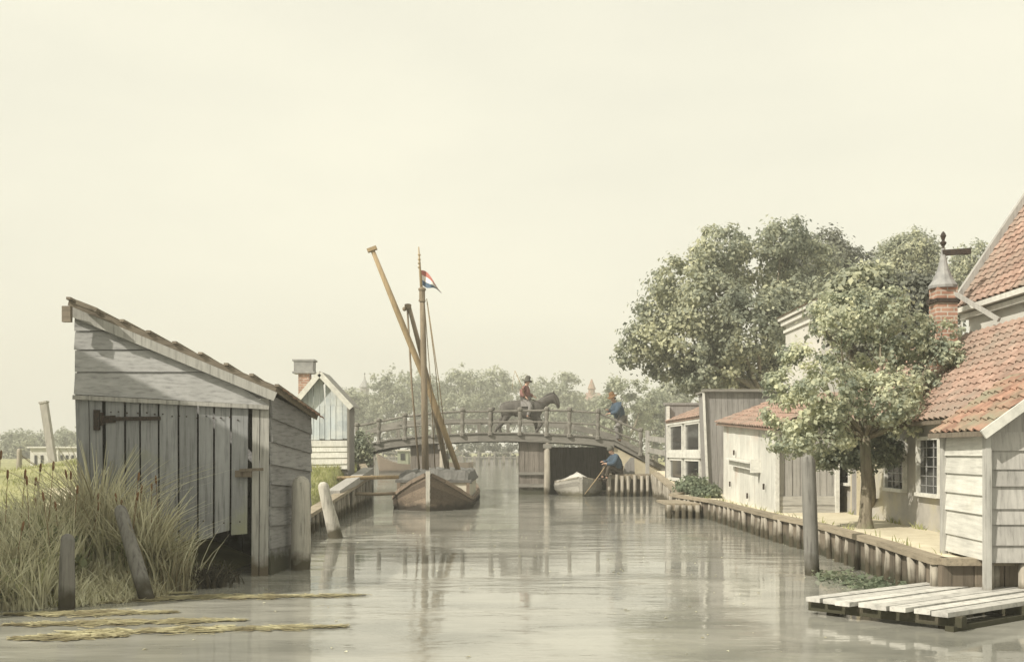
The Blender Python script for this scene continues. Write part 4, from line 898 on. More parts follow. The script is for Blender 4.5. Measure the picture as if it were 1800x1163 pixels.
# landing stage with bushes, angler's staging
def stage(label, x0, x1, y0, y1, z, nposts, name, mat='quaycap', back=True):
    t = thing(name, ((x0+x1)/2, y0, 0), label, 'landing stage'); mb = MB(); n = max(3, int((x1-x0)/.16))
    mb.planks(V(x0,y0,z), V(x1,y0,z), V(x1,y1,z), V(x0,y1,z), n, .05, 'v', gap=.01, jit=.004); mb.beam(V(x0-.03,y0,z-.1), V(x1+.03,y0,z-.1), .08, .12); mb.build('deck', M[mat], t)
    for k in range(nposts):
        x = x0+(x1-x0)*(k+.3)/(nposts-.4); mb = MB(); mb.tube([V(x,y0-.05,-.5), V(x+random.uniform(-.03,.03),y0-.05,z+random.uniform(-.06,.0))], [.06,.055], 8, jit=.06); mb.build('pile', M['quaypile'], t, True)
    if back:
        mb = MB(); mb.planks(V(x0,y0+.35,-.5), V(x1,y0+.35,-.5), V(x1,y0+.35,z-.06), V(x0,y0+.35,z-.06), n, .04, 'v', gap=.012, jit=.01); mb.build('back_planking', M['quaywood'], t)
stage('timber staging with pale stakes where the angler sits', 3.25, 4.92, 34.9, 36.4, .76, 8, 'landing_stage')
stage('low landing stage with dark piles below the boathouse bushes', 3.55, 4.3, 23.4, 25.2, .34, 5, 'landing_stage')
mb = MB(); y = 35.6; q = lambda px, py: P(px, py, y)
mb.prism([q(1095,833), q(1116,833), q(1115,804), q(1109,803), q(1099,815)], (0,.06,0)); tag(mb.build('board', M['greybarn'], origin=q(1105,833)), 'dark slanted board propped behind the seated angler', 'board')
# ------------------------------------------------------------------ plants at the quay foot
def shrub(label, c, rx, ry, rz, n, ls, mat='shrub', group=None):
    t = thing('shrub', c, label, 'shrub', group); c = Vector(c); mb = MB()
    for k in range(5): limb(mb, c, c+V(random.uniform(-.6,.6)*rx, random.uniform(-.6,.6)*ry, rz), .012, .004, .2, 3, 5)
    mb.build('stem', M['bark'], t, True)
    lob = [(c.x+random.uniform(-.6,.6)*rx, c.y+random.uniform(-.6,.6)*ry, c.z+rz*random.uniform(.3,.7), rx*.55, ry*.55, rz*.55) for _ in range(5)]
    ce, no = crown_pts(lob, n, ls*2.2, .2); v, f = leaves(ce, no, ls); mesh_np('foliage', v, f, M[mat], t)
shrub('green bush on the quay below the boathouse windows', (4.75,26.6,.42), .55, .8, .38, 1500, .09)
shrub('low green plants on the quay edge by the white shed corner', (4.72,24.6,.40), .3, .45, .25, 700, .07)
shrub('dark shrub at the left end of the bridge', (-5.35,35.9,1.2), .5, .4, .8, 1100, .11, 'leafblue')
pts = [(x_, y_, 0) for x_, y_ in zip(rng.uniform(-.5,.5,170), rng.uniform(-1,1,170))]
bp = np.array([[4.02+p[0]*.45-.12*p[1], 11.35+p[1]*1.15, -.02] for p in pts])
v1, f1 = leaves(bp[rng.integers(0,170,900)]+rng.normal(size=(900,3))*[.10,.10,.03]+[0,0,.05], rng.normal(size=(900,3))*.4+[0,0,1], .07)
tag(mesh_np('water_weed', v1, f1, M['shrub']), 'green water weed floating at the foot of the quay', 'water weed', kind='stuff')

# ------------------------------------------------------------------ reeds, sedge, meadow grass, floating weed
def gz(x, y): return np.array([hgt(a, b) for a, b in zip(x, y)])
def reedbed():
    P_, H_ = [], []
    def patch(n, x0, x1, y0, y1, h0, h1):
        x = rng.uniform(x0, x1, n); y = rng.uniform(y0, y1, n); z = gz(x, y); k = z > -.3
        P_.append(np.stack([x, y, np.maximum(z, -.12)], 1)[k]); H_.append(rng.uniform(h0, h1, n)[k])
    patch(2600, -5.6, -3.75, 9.55, 10.7, .30, .75)
    patch(1500, -6.2, -4.4, 9.3, 10.0, .25, .6)
    patch(1500, -5.3, -3.3, 10.4, 11.5, .45, 1.0)
    patch(900, -6.6, -5.0, 9.8, 11.5, .35, .8)
    patch(500, -4.9, -3.9, 11.0, 11.55, .8, 1.35)
    patch(700, -4.3, -3.6, 10.6, 11.6, .3, .6)
    p, h = np.concatenate(P_), np.concatenate(H_)
    k = ~((p[:, 0] > -4.5) & (p[:, 0] < -3.55) & (p[:, 1] < 11.0)); p, h = p[k], h[k]      # bare mud round the leaning post
    h = h*.85; v, f = blades(p, h, .010, .42, 4, .8)
    n = 5200; x = rng.uniform(-4.9, -3.3, n); y = rng.uniform(9.75, 11.5, n); z = gz(x, y); k_ = z > -.12
    vb, fb = blades(np.stack([x, y, np.maximum(z, -.05)], 1)[k_], (rng.uniform(.05, .20, n)*(1+.8*np.sin(x*9)*np.sin(y*11)))[k_], .008, .7, 3, .8)
    f = np.concatenate([f, fb+len(v)]); v = np.concatenate([v, vb])
    # fans of broad blades leaning out of the tussocks
    cs = [(-4.75,11.75,1.35,240),(-4.3,11.7,.95,200),(-4.0,11.3,.85,220),(-5.0,10.9,.8,200),(-3.95,11.35,.7,200),(-5.2,10.2,.65,200),(-5.0,9.75,.5,150),(-4.9,10.2,.6,200),(-5.3,10.7,.7,200)]
    pp, hh, dd = [], [], []
    for x, y, H, n in cs:
        th = rng.uniform(0, 2*np.pi, n); rr = rng.uniform(0, .13, n)
        px, py = x+rr*np.cos(th), y+rr*np.sin(th); pp.append(np.stack([px, py, np.maximum(gz(px, py), 0)], 1)); hh.append(rng.uniform(.6, 1.1, n)*H); dd.append(np.stack([np.cos(th), np.sin(th), np.zeros(n)], 1))
    v2, f2 = blades(np.concatenate(pp), np.concatenate(hh), .013, .75, 5, 1.0, np.concatenate(dd))
    ro = tag(mesh_np('reeds', np.concatenate([v, v2]), np.concatenate([f, f2+len(v)]), M['reed']), 'pale straw coloured reeds and rushes at the water edge before the shed', 'reeds', kind='stuff')
    # greener sedges and broad leaved dock among the straw
    n = 1500; x = rng.uniform(-6.3, -3.3, n); y = rng.uniform(9.6, 11.6, n); z = gz(x, y); k = (z > -.05) & ~((x > -4.5) & (y < 11.0)); p = np.stack([x, y, np.maximum(z, -.05)], 1)[k]
    v, f = blades(p, rng.uniform(.2, .7, len(p)), .013, .5, 4, .9)
    cc = rng.choice(len(p), 60); ce = np.repeat(p[cc], 26, 0)+rng.normal(size=(60*26, 3))*[.09, .07, .10]+[0, 0, .22]; v3, f3 = leaves(ce, rng.normal(size=(len(ce), 3))*.6+[0, -.3, .8], .085)
    tag(mesh_np('sedge', np.concatenate([v, v3]), np.concatenate([f, f3+len(v)]), M['shrub2']), 'greener sedges and broad leaved plants growing among the straw coloured reeds', 'sedge', kind='stuff')
    # brown bulrush spikes
    mb = MB()
    for _ in range(46):
        i = random.randrange(len(p)); a = Vector(p[i]); hh_ = random.uniform(.6, 1.15); b_ = a+V(random.uniform(-.15,.15), random.uniform(-.1,.1), hh_); c_ = b_+(b_-a).normalized()*.10
        mb.tube([a, a.lerp(b_, .5), b_], [.005,.004,.003], 4, cap=False); mb.tube([b_, b_.lerp(c_, .2), b_.lerp(c_, .8), c_], [.006,.013,.013,.004], 6)
    tag(mb.build('bulrushes', M['brownhat'], None, True), 'brown bulrush heads on thin stalks among the reeds', 'bulrushes', kind='stuff')
    n = 380; x = rng.normal(-3.42, .12, n); y = rng.uniform(11.3, 11.95, n); z = np.full(n, .0)
    v, f = blades(np.stack([x, y, z], 1), rng.uniform(.12, .32, n), .013, .9, 4, 1.0)
    tag(mesh_np('sedge', v, f, M['sedge']), 'dark dead sedge in the hollow under the shed door', 'sedge', kind='stuff')
    n = 26000; x = np.concatenate([rng.uniform(-14, -3.6, 15000), rng.uniform(-7, -3.9, 11000)]); y = np.concatenate([rng.uniform(9.8, 32, 15000), rng.uniform(19, 30, 11000)])
    z = gz(x, y); k = (z > .12) & (np.array([sandf(a, b) for a, b in zip(x, y)]) < .45)
    k &= ~((x > -5.3) & (y > 11.6) & (y < 15.5))
    p = np.stack([x, y, z-.01], 1)[k]; v, f = blades(p, rng.uniform(.05, .17, len(p)), .006, .6, 2, .6)
    tag(mesh_np('grass', v, f, M['grass']), 'short meadow grass on the left bank', 'grass', kind='stuff')
    n = 900; y = np.concatenate([rng.uniform(11.4, 19.2, 500), rng.uniform(10.5, 25, 400)]); u_ = np.concatenate([np.zeros(500), np.ones(400)])
    x = np.where(u_ < .5, 5.60+(y-11.3)*.0627-np.abs(rng.normal(0, .05, n)), np.array([ip(XR, b) for b in y])+.06+np.abs(rng.normal(0, .05, n))); k = np.sin(y*5.3)+rng.normal(0, .5, n) > .3
    v, f = blades(np.stack([x, y, np.full(n, .41)], 1)[k], rng.uniform(.03, .13, k.sum()), .006, .7, 2, .6)
    tag(mesh_np('weeds', v, f, M['grass']), 'small tufts of weeds along the quay edge and the house wall', 'weeds', kind='stuff')
    n = 170; y = rng.uniform(7.2, 20, n); x = rng.uniform(-.42, .33, n)*y; k = x > np.array([ip(XL, b) for b in y])+.2; c = np.stack([x, y, np.full(n, .006)], 1)[k]
    v, f = leaves(c, rng.normal(size=c.shape)*.08+[0, 0, 1], .035); v[:, 2] = np.clip(v[:, 2], .003, .02)
    tag(mesh_np('floating_leaves', v, f, M['reed']), 'scattered dead leaves and straw bits floating on the canal', 'leaves', kind='stuff')
    # floating mats of dead reed and duckweed
    for lab, spots in (('long mat of dead reed and duckweed floating below the shed', [((30,1066),(400,1046)),((250,1052),(640,1046)),((60,1052),(330,1042))]), ('nearest mat of dead reed and duckweed floating at the lower left', [((20,1098),(420,1090)),((120,1112),(600,1101)),((15,1080),(300,1076)),((30,1122),(210,1117))])):
        C, Nn = [], []
        for a, b in spots:
            a, b = np.array(G(*a)), np.array(G(*b)); n = 1700; t = rng.uniform(0, 1, n); t = t[np.sin(t*47+a[0]*5)*np.sin(t*19+a[1]*7)+rng.normal(0, .35, n) > -.30]; n = len(t); wv = .085*np.sin(np.pi*np.clip(t, .03, .99))**.6*(1+.5*np.sin(t*31+a[0]*9)*np.sin(t*13))
            c = a+(b-a)*t[:, None]; c[:, 1] += rng.normal(0, 1, n)*wv*.8; c[:, 2] = rng.uniform(.002, .016, n); C.append(c)
        C = np.concatenate(C); n = len(C); th = rng.normal(0, .35, n); ln = rng.uniform(.02, .11, n); wd = rng.uniform(.004, .012, n)
        d = np.stack([np.cos(th), np.sin(th), rng.normal(0, .05, n)], 1); s = np.stack([-np.sin(th), np.cos(th), np.zeros(n)], 1)
        v = np.stack([C-d*ln[:, None]-s*wd[:, None], C+d*ln[:, None]-s*wd[:, None], C+d*ln[:, None]+s*wd[:, None], C-d*ln[:, None]+s*wd[:, None]], 1).reshape(-1, 3)
        tag(mesh_np('floating_weed', v, np.arange(4*n).reshape(n, 4), M['weed']), lab, 'water weed', kind='stuff')
reedbed()

# ------------------------------------------------------------------ trees
def lob(d, items, dd=.0, ry=1.0):
    """lobes measured as (px, py, rx, ry) at distance d"""
    k = d/FX; out = []
    for it in items:
        px, py, rx, rz = it[:4]; o = it[4] if len(it) > 4 else 0.
        p = P(px, py, d+o); out.append((p.x, p.y, p.z, rx*k, (rx+rz)/2*k*ry, rz*k))
    return out
# small quay tree
b = G(1521, 928, .42); dq = b.y
tree('small pale leaved tree growing on the quay before the house', b, lob(dq, [
    (1420,640,45,45,.2),(1475,560,52,48,.3),(1545,550,52,50,.3),(1600,590,50,50,.5),(1650,650,46,48,.4),(1680,700,28,42,.3),(1400,725,56,38,-.3),(1450,690,60,52,-.5),(1520,640,70,60,.5),(1560,700,62,48,-.4),(1622,705,52,44,.2),(1395,770,42,28,-.4),(1450,770,50,28,-.3),(1500,740,45,30,.5),(1605,742,42,22,.0),(1370,680,28,30,.0),(1692,660,26,36,.3),(1685,720,24,26,.2),(1655,600,34,34,.4)]),
    27000, .056, .115, M['leafnear'], (.085, P(1520, 765, dq)), group=None, shell=.68, twigs=4)
tree('mushroom shaped grey green clipped tree tucked below the small quay tree crown', G(1535, 906, .42), lob(15.2, [(1535,795,42,26),(1490,800,34,20),(1562,802,24,15),(1530,770,34,20),(1450,805,30,16)]), 5000, .06, .13, M['leafblue'], (.05, P(1530, 810, 15.2)), twigs=1)
# big tree behind the grey barn
dB = 36.; 
tree('big broad tree with spreading crown behind the flat topped barn', V(*P(1342,735,dB).xy, .45), lob(dB, [
    (1265,440,52,42,0),(1330,470,60,50,1),(1375,420,42,34,0),(1200,500,58,44,-.5),(1170,545,46,34,0),(1140,595,42,32,-.3),(1110,620,26,22,0),(1250,540,70,58,-1),(1320,570,70,60,-1.2),(1390,540,60,56,0),(1215,600,60,46,-.6),(1175,640,40,28,.3),(1250,650,60,36,-.4),(1310,645,50,34,.4),(1390,620,48,50,.6),(1225,670,38,20,.2),(1420,470,50,50,1.2)]),
    46000, .13, .30, M['leafbig'], (.26, P(1340, 690, dB)), twigs=3, shell=.68)
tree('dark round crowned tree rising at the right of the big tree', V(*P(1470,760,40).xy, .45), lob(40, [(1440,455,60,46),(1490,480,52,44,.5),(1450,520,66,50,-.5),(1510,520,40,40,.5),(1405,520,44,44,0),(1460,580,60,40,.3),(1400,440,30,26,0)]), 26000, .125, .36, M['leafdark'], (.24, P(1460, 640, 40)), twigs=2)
for i, (lab, d, bpx, its, n, mt) in enumerate([
    ('pale round tree on the skyline left of the chimney', 46, 1600, [(1600,440,42,32),(1565,455,26,22),(1635,455,24,24),(1600,480,44,26)], 7000, 'leafbig'),
    ('tree on the skyline between the chimney and the steep roof', 48, 1715, [(1715,455,34,28),(1690,480,34,30),(1740,480,30,34),(1715,510,46,30)], 6000, 'leafbig'),
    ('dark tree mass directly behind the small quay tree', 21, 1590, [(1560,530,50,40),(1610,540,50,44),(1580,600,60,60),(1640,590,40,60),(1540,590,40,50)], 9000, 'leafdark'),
    ('middle green tree beside the white house', 21, 1500, [(1500,510,36,30),(1530,500,30,26),(1490,560,44,40)], 5000, 'leafbig'),
    ]):
    tree(lab, V(*P(bpx,740,d).xy, .45), lob(d, its), int(n*1.7), .115, .32, M[mt], (.2, P(bpx, 560 if i != 3 else 640, d)), twigs=2)
# distant trees beyond the bridge and the meadow, one by one
far = [(612,708,24,24,150),(650,718,32,30,158),(690,690,42,46,152),(735,695,40,44,160),(770,700,34,38,168),(805,690,42,50,155),(842,698,34,40,165),(872,690,32,46,158),(925,702,40,40,170),(965,705,36,42,162),(990,700,36,48,156),(1018,722,28,28,166),(1064,722,30,28,160),(1100,715,56,62,95),(1150,728,44,44,102),(1180,700,26,30,120),(30,785,34,28,150),(75,782,36,26,158),(120,782,34,30,152),(160,788,34,28,160)]
fl_ = ['distant pale tree at the left end of the bridge','far tree beside the thin church turret','far pale tree left of the barge mast','far tree just behind the barge mast','far tree between the mast and its stay','tall rounded far tree right of the mast','lower far tree behind the bridge railing left of the horse','far tree behind the horse rump','far tree behind the horse neck','far tree seen past the horse head','round far tree right of the horse head','low far tree left of the red roofed tower','far tree right of the red roofed tower','large pale tree behind the standing man','pale tree sloping down behind the gate fence','tree beyond the boathouse roof','leftmost tree of the grey wood behind the meadow','grey wood tree left of the leaning post','grey wood tree right of the leaning post','grey wood tree hidden partly by the boat shed']
for (px, py, rx, rz, d), lab in zip(far, fl_):
    k = d/FX; b = V((px-900)*k, d, .5); c = P(px, py, d); its = []
    for j in range(7):
        a = 2*math.pi*j/7+random.uniform(-.3,.3); its.append((px+rx*.58*math.cos(a), py+rz*.5*math.sin(a), rx*.5, rz*.46, random.uniform(-1.5,1.5)))
    its += [(px, py-rz*.25, rx*.5, rz*.55), (px, py+rz*.55, rx*.75, rz*.5), (px-rx*.3, py+rz*1.2, rx*.6, rz*.6), (px+rx*.35, py+rz*1.2, rx*.6, rz*.6)]
    tree(lab, b, lob(d, its), 3400, .42 if d > 110 else .30, .85 if d > 110 else .6, M['leaffar'], (.35, V(c.x, c.y, 2.5)), group='distant trees', shell=.45, twigs=1)
# far bank: fence, dark hedge, church turret, red roofed tower house
def farfence():
    d = 128.8; t = thing('fence', (P(770,0,d).x, d, 0), 'long grey plank fence along the far bank under the bridge', 'fence'); x0, x1 = P(560,0,d).x, P(1010,0,d).x
    mb = MB(); mb.planks(V(x0,d,-.3), V(x1,d,-.3), V(x1,d,.85), V(x0,d,.85), 70, .08, 'v', gap=.05, jit=.03); mb.build('board_panel', M['greybarn'], t)
    mb = MB(); mb.beam(V(x0,d-.1,.90), V(x1,d-.1,.90), .12, .14); mb.beam(V(x0,d-.1,1.5), V(x1,d-.1,1.5), .10, .10); mb.build('rail', M['bridge'], t)
    n = 16
    for k in range(n+1):
        mb = MB(); x = x0+(x1-x0)*k/n; mb.box((x,d-.15,.7), (.2,.2,1.9)); mb.build('post', M['bridge'], t)
    for k in range(14):
        mb = MB(); x = x0+(x1-x0)*(k+3)/18; mb.box((x,d-1.2,.35), (.3,.3,1.5)); mb.build('stake', M['pier'], t)
farfence()
def hedge():
    t = thing('hedge', (P(770,0,132).x, 132, .6), 'low dark hedge behind the far bank fence under the bridge', 'hedge'); x0, x1 = P(545,0,132).x, P(1015,0,132).x
    lo = [(x0+(x1-x0)*k/15+random.uniform(-.4,.4), 132+random.uniform(-.4,.4), 1.9+random.uniform(-.3,.5), 1.9, 1.3, 1.7+random.uniform(-.2,.5)) for k in range(16)]
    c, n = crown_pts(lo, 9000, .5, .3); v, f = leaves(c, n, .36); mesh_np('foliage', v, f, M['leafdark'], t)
    mb = MB(); [limb(mb, (l[0], l[1], .5), l[:3], .08, .03, .1, 3, 5) for l in lo]; mb.build('stem', M['bark'], t)
hedge()
def turret():
    d = 210; c = P(641, 700, d); k = d/FX; t = thing('church_tower', (c.x, d, .6), 'slender distant church turret with cap and spire above the trees', 'tower')
    mb = MB(); mb.lathe((c.x,d,.5), [(8*k,0),(8*k,P(0,682,d).z-.5)], 8); mb.build('wall', M['greybarn'], t)
    mb = MB(); z = P(0,681,d).z; mb.lathe((c.x,d,z), [(10*k,0),(10*k,1.2*k),(6*k,8*k),(2*k,14*k),(1*k,20*k)], 8); mb.build('roof', M['lead'], t)
    mb = MB(); z += 19*k; mb.lathe((c.x,d,z), [(.5*k,0),(.5*k,4*k),(2*k,5*k),(.5*k,6*k),(.5*k,8*k)], 6); mb.build('weather_vane', M['iron'], t)
turret()
def redtower():
    d = 200; c = P(1042, 700, d); k = d/FX; t = thing('house', (c.x, d, .6), 'distant house with red roof and pointed turret above the trees', 'building')
    mb = MB(); mb.box((c.x,d,P(0,702,d).z/2), (34*k,20*k,P(0,702,d).z)); mb.build('wall', M['plaster'], t)
    mb = MB(); z0, z1 = P(0,704,d).z, P(0,690,d).z; a = 20*k; mb.hexa([V(c.x-a,d-a*.6,z0), V(c.x+a,d-a*.6,z0), V(c.x+a,d+a*.6,z0), V(c.x-a,d+a*.6,z0), V(c.x-a*.6,d-.2,z1), V(c.x+a*.6,d-.2,z1), V(c.x+a*.6,d+.2,z1), V(c.x-a*.6,d+.2,z1)]); mb.build('roof', M['tile'], t)
    mb = MB(); mb.lathe((c.x-2*k,d,z1-4*k), [(6*k,0),(6*k,10*k),(8*k,10.5*k),(4*k,20*k),(1*k,28*k)], 8); mb.build('turret', M['tiledull'], t)
redtower()

# ------------------------------------------------------------------ people and horse
def skin(name, J, E, root, mat, parent, sub=2):
    """J: key -> (point, radius or (rx, ry)); E: pairs"""
    keys = list(J); keys.remove(root); keys = [root]+keys; o0 = WL[parent.name]
    me = bpy.data.meshes.new(name); me.from_pydata([tuple(Vector(J[k][0])-o0) for k in keys], [(keys.index(a), keys.index(b)) for a, b in E], [])
    o = bpy.data.objects.new(name, me); COL.objects.link(o)
    o.modifiers.new('s', 'SKIN'); 
    if not me.skin_vertices: 
        bpy.context.view_layer.objects.active = o; bpy.ops.object.modifier_remove(modifier='s') if False else None
    for i, k in enumerate(keys):
        r = J[k][1]; r = tuple(q*1.18 for q in r) if hasattr(r, '__len__') else r*1.15; sv = me.skin_vertices[0].data[i]; sv.radius = (r, r) if not hasattr(r, '__len__') else r; sv.use_root = (i == 0)
    sm = o.modifiers.new('d', 'SUBSURF'); sm.levels = sub; sm.render_levels = sub
    dg = bpy.context.evaluated_depsgraph_get(); dg.update(); nm = bpy.data.meshes.new_from_object(o.evaluated_get(dg)); o.modifiers.clear(); o.data = nm
    nm.materials.clear(); nm.materials.append(mat); nm.polygons.foreach_set('use_smooth', [True]*len(nm.polygons))
    o.parent = parent; WL[o.name] = o0.copy(); return o
def person(base, face, S, J, label, coat, legs, hat, hatrot=0, cat='person', s=1., hatshape=None, bulk=1.25):
    """J: local joints, x forward, y to the left, z up, metres; face: heading of x in radians"""
    base = Vector(base); Rm = Matrix.Rotation(face, 3, 'Z'); W = lambda p: base+Rm@(Vector(p)*s)
    t = thing('person', base, label, cat)
    J = {k: Vector(v) for k, v in J.items()}
    hd, nk = J['head'], J['neck']; f = J.get('look', V(1,0,0)).normalized(); up = (hd-nk).normalized(); side = up.cross(f).normalized()
    b = {'neck': (W(nk), .055*s), 'chin': (W(hd-up*.07+f*.03), (.062*s,.07*s)), 'mid': (W(hd+f*.005), (.078*s,.092*s)), 'crown': (W(hd+up*.085-f*.01), (.07*s,.085*s)), 'nose': (W(hd+f*.095-up*.015), .018*s), 'chest': (W(J['chest']), .10*s), 'pelvis': (W(J['pelvis']), .10*s)}
    E = [('pelvis','chest'),('chest','neck'),('neck','chin'),('chin','mid'),('mid','crown'),('mid','nose')]
    for sd in 'LR':
        sg = 1 if sd == 'L' else -1; el, wr = J['elbow'+sd], J['wrist'+sd]; hv = J.get('hand'+sd, (wr-el)).normalized(); hs = hv.cross(V(0,0,1)).normalized() if abs(hv.z) < .95 else V(0,1,0)
        b['sh'+sd] = (W(J['shoulder'+sd]), .05*s); b['el'+sd] = (W(el), .038*s); b['wr'+sd] = (W(wr), .027*s); b['pm'+sd] = (W(wr+hv*.06), (.036*s,.02*s))
        E += [('chest','sh'+sd),('sh'+sd,'el'+sd),('el'+sd,'wr'+sd),('wr'+sd,'pm'+sd)]
        for q, (o, l) in enumerate(((-.032,.062),(-.011,.075),(.011,.07),(.031,.055))):
            b[f'f{sd}{q}'] = (W(wr+hv*(.085)+hs*o), .011*s); b[f'g{sd}{q}'] = (W(wr+hv*(.075+l)+hs*o*1.1-V(0,0,.03)), .008*s); E += [('pm'+sd, f'f{sd}{q}'), (f'f{sd}{q}', f'g{sd}{q}')]
        b['th'+sd] = (W(wr+hv*.07+hs*.055*sg), .010*s); E += [('pm'+sd, 'th'+sd)]
        b['kn'+sd] = (W(J['knee'+sd]), .05*s); b['an'+sd] = (W(J['ankle'+sd]), .035*s); b['hp'+sd] = (W(J['hip'+sd]), .075*s); E += [('pelvis','hp'+sd),('hp'+sd,'kn'+sd),('kn'+sd,'an'+sd)]
    body = skin('body', b, E, 'pelvis', M['skin'], t)
    mb = MB()
    for sg in (-1, 1): mb.lathe(W(hd+f*.088+side*.032*sg+up*.012)-V(0,0,.008*s), [(.006*s,0),(.011*s,.008*s),(.006*s,.016*s)], 6)
    mb.build('eyes', M['leather'], body)
    hr = {'a': (W(hd+up*.03-f*.035), (.088*s,.085*s)), 'b': (W(hd-up*.055-f*.05), (.075*s,.06*s))}; skin('hair', hr, [('a','b')], 'a', M['mane'], body, 2)
    # coat with sleeves
    c = {'pelvis': (W(J['pelvis']+V(0,0,-.04)), (.165*s,.15*s)), 'waist': (W(J['pelvis'].lerp(J['chest'], .5)), (.18*s,.15*s)), 'chest': (W(J['chest']), (.20*s,.155*s)), 'col': (W(nk-up*.02), (.075*s,.075*s))}
    E = [('pelvis','waist'),('waist','chest'),('chest','col')]
    for sd in 'LR':
        el, wr = J['elbow'+sd], J['wrist'+sd]; c['sh'+sd] = (W(J['shoulder'+sd]), .08*s); c['el'+sd] = (W(el), .072*s); c['wr'+sd] = (W(el.lerp(wr, .92)), .058*s); E += [('chest','sh'+sd),('sh'+sd,'el'+sd),('el'+sd,'wr'+sd)]
    c = {k: (p, tuple(q*bulk for q in rr) if hasattr(rr, '__len__') else rr*(1+(bulk-1)*.6)) if k != 'col' else (p, rr) for k, (p, rr) in c.items()}
    skin('coat', c, E, 'pelvis', M[coat], t)
    c = {'pelvis': (W(J['pelvis']), (.15*s,.135*s))}; E = []
    for sd in 'LR':
        kn, an = J['knee'+sd], J['ankle'+sd]; c['hp'+sd] = (W(J['hip'+sd]), .10*s); c['kn'+sd] = (W(kn), .085*s); c['an'+sd] = (W(kn.lerp(an, .9)), .055*s); E += [('pelvis','hp'+sd),('hp'+sd,'kn'+sd),('kn'+sd,'an'+sd)]
    skin('trousers', c, E, 'pelvis', M[legs], t)
    for sd in 'LR':
        an = J['ankle'+sd]; toe = J.get('toe'+sd, an+V(.17,0,-.05)); skin('shoe', {'h': (W(an+V(-.03,0,-.025)), .05*s), 'm': (W(an.lerp(toe, .5)+V(0,0,-.01)), (.05*s,.042*s)), 't': (W(toe), (.042*s,.03*s))}, [('h','m'),('m','t')], 'h', M['leather'], t)
    mb = MB(); prof = hatshape or [(.19,.0),(.195,.012),(.11,.03),(.105,.10),(.09,.16),(.05,.18)]
    h0 = W(hd+up*.055); mb.lathe(h0, [(r*s, z*s) for r, z in prof], 16); ho = mb.build('hat', M[hat], t, True)
    q = V(0,0,1).rotation_difference(Rm@up)
    for v in ho.data.vertices: v.co = q@(v.co-(h0-base))+(h0-base)
    for v in ho.data.vertices:                                   # a soft, slightly curled brim
        d = v.co-(h0-base)
        if math.hypot(d.x, d.y) > .15*s: v.co.z += .035*s*math.cos(2*math.atan2(d.y, d.x)+1.)
    return t, W
# standing man leaning on the railing, facing left
B0 = V(bx(1085)*1.02, BY0+.42, 0); B0.z = dz(B0.x)-.02
person(B0, R(196), 1, dict(pelvis=(-.10,0,.93), chest=(.06,0,1.27), neck=(.13,0,1.46), head=(.19,0,1.60), look=(1,0,-.1), shoulderL=(.06,.2,1.38), shoulderR=(.06,-.2,1.38), elbowL=(.14,.27,1.10), elbowR=(.16,-.25,1.10), wristL=(.36,.10,1.06), wristR=(.36,-.06,1.18), hipL=(-.10,.1,.88), hipR=(-.10,-.1,.88), kneeL=(.10,.11,.50), kneeR=(-.10,-.11,.48), ankleL=(.02,.11,.09), ankleR=(-.13,-.12,.09)),
    'standing man in blue coat and brown hat leaning on the bridge railing', 'bluecoat', 'greycloth', 'brownhat', s=1.02)
# angler sitting on the edge of the staging, facing left
A0 = V((1082-900)/FX*34.95, 34.98, .79)
_, WA = person(A0, R(200), 1, dict(pelvis=(-.10,0,.14), chest=(.02,0,.48), neck=(.10,0,.68), head=(.17,0,.80), look=(1,0,-.35), shoulderL=(.04,.2,.58), shoulderR=(.04,-.2,.58), elbowL=(.18,.24,.34), elbowR=(.22,-.22,.36), wristL=(.42,.10,.34), wristR=(.46,-.04,.40), hipL=(-.06,.1,.12), hipR=(-.06,-.1,.12), kneeL=(.34,.13,.24), kneeR=(.36,-.13,.26), ankleL=(.40,.13,-.18), ankleR=(.44,-.13,-.16)),
    'seated angler in dark blue coat and dark cap with fishing pole', 'bluecoat', 'leather', 'darkhat', s=.98, hatshape=[(.115,-.02),(.125,.0),(.115,.05),(.09,.09),(.04,.11)])
a = WA((.30,-.02,.34)); mb = MB(); e = P(1028, 868, 34.2); mb.tube([a, a.lerp(e, .5)-V(0,0,.02), e], [.02,.017,.012], 6)
tag(mb.build('fishing_pole', M['spar'], None, True, origin=a), 'fishing pole held by the seated angler down to the water', 'pole')
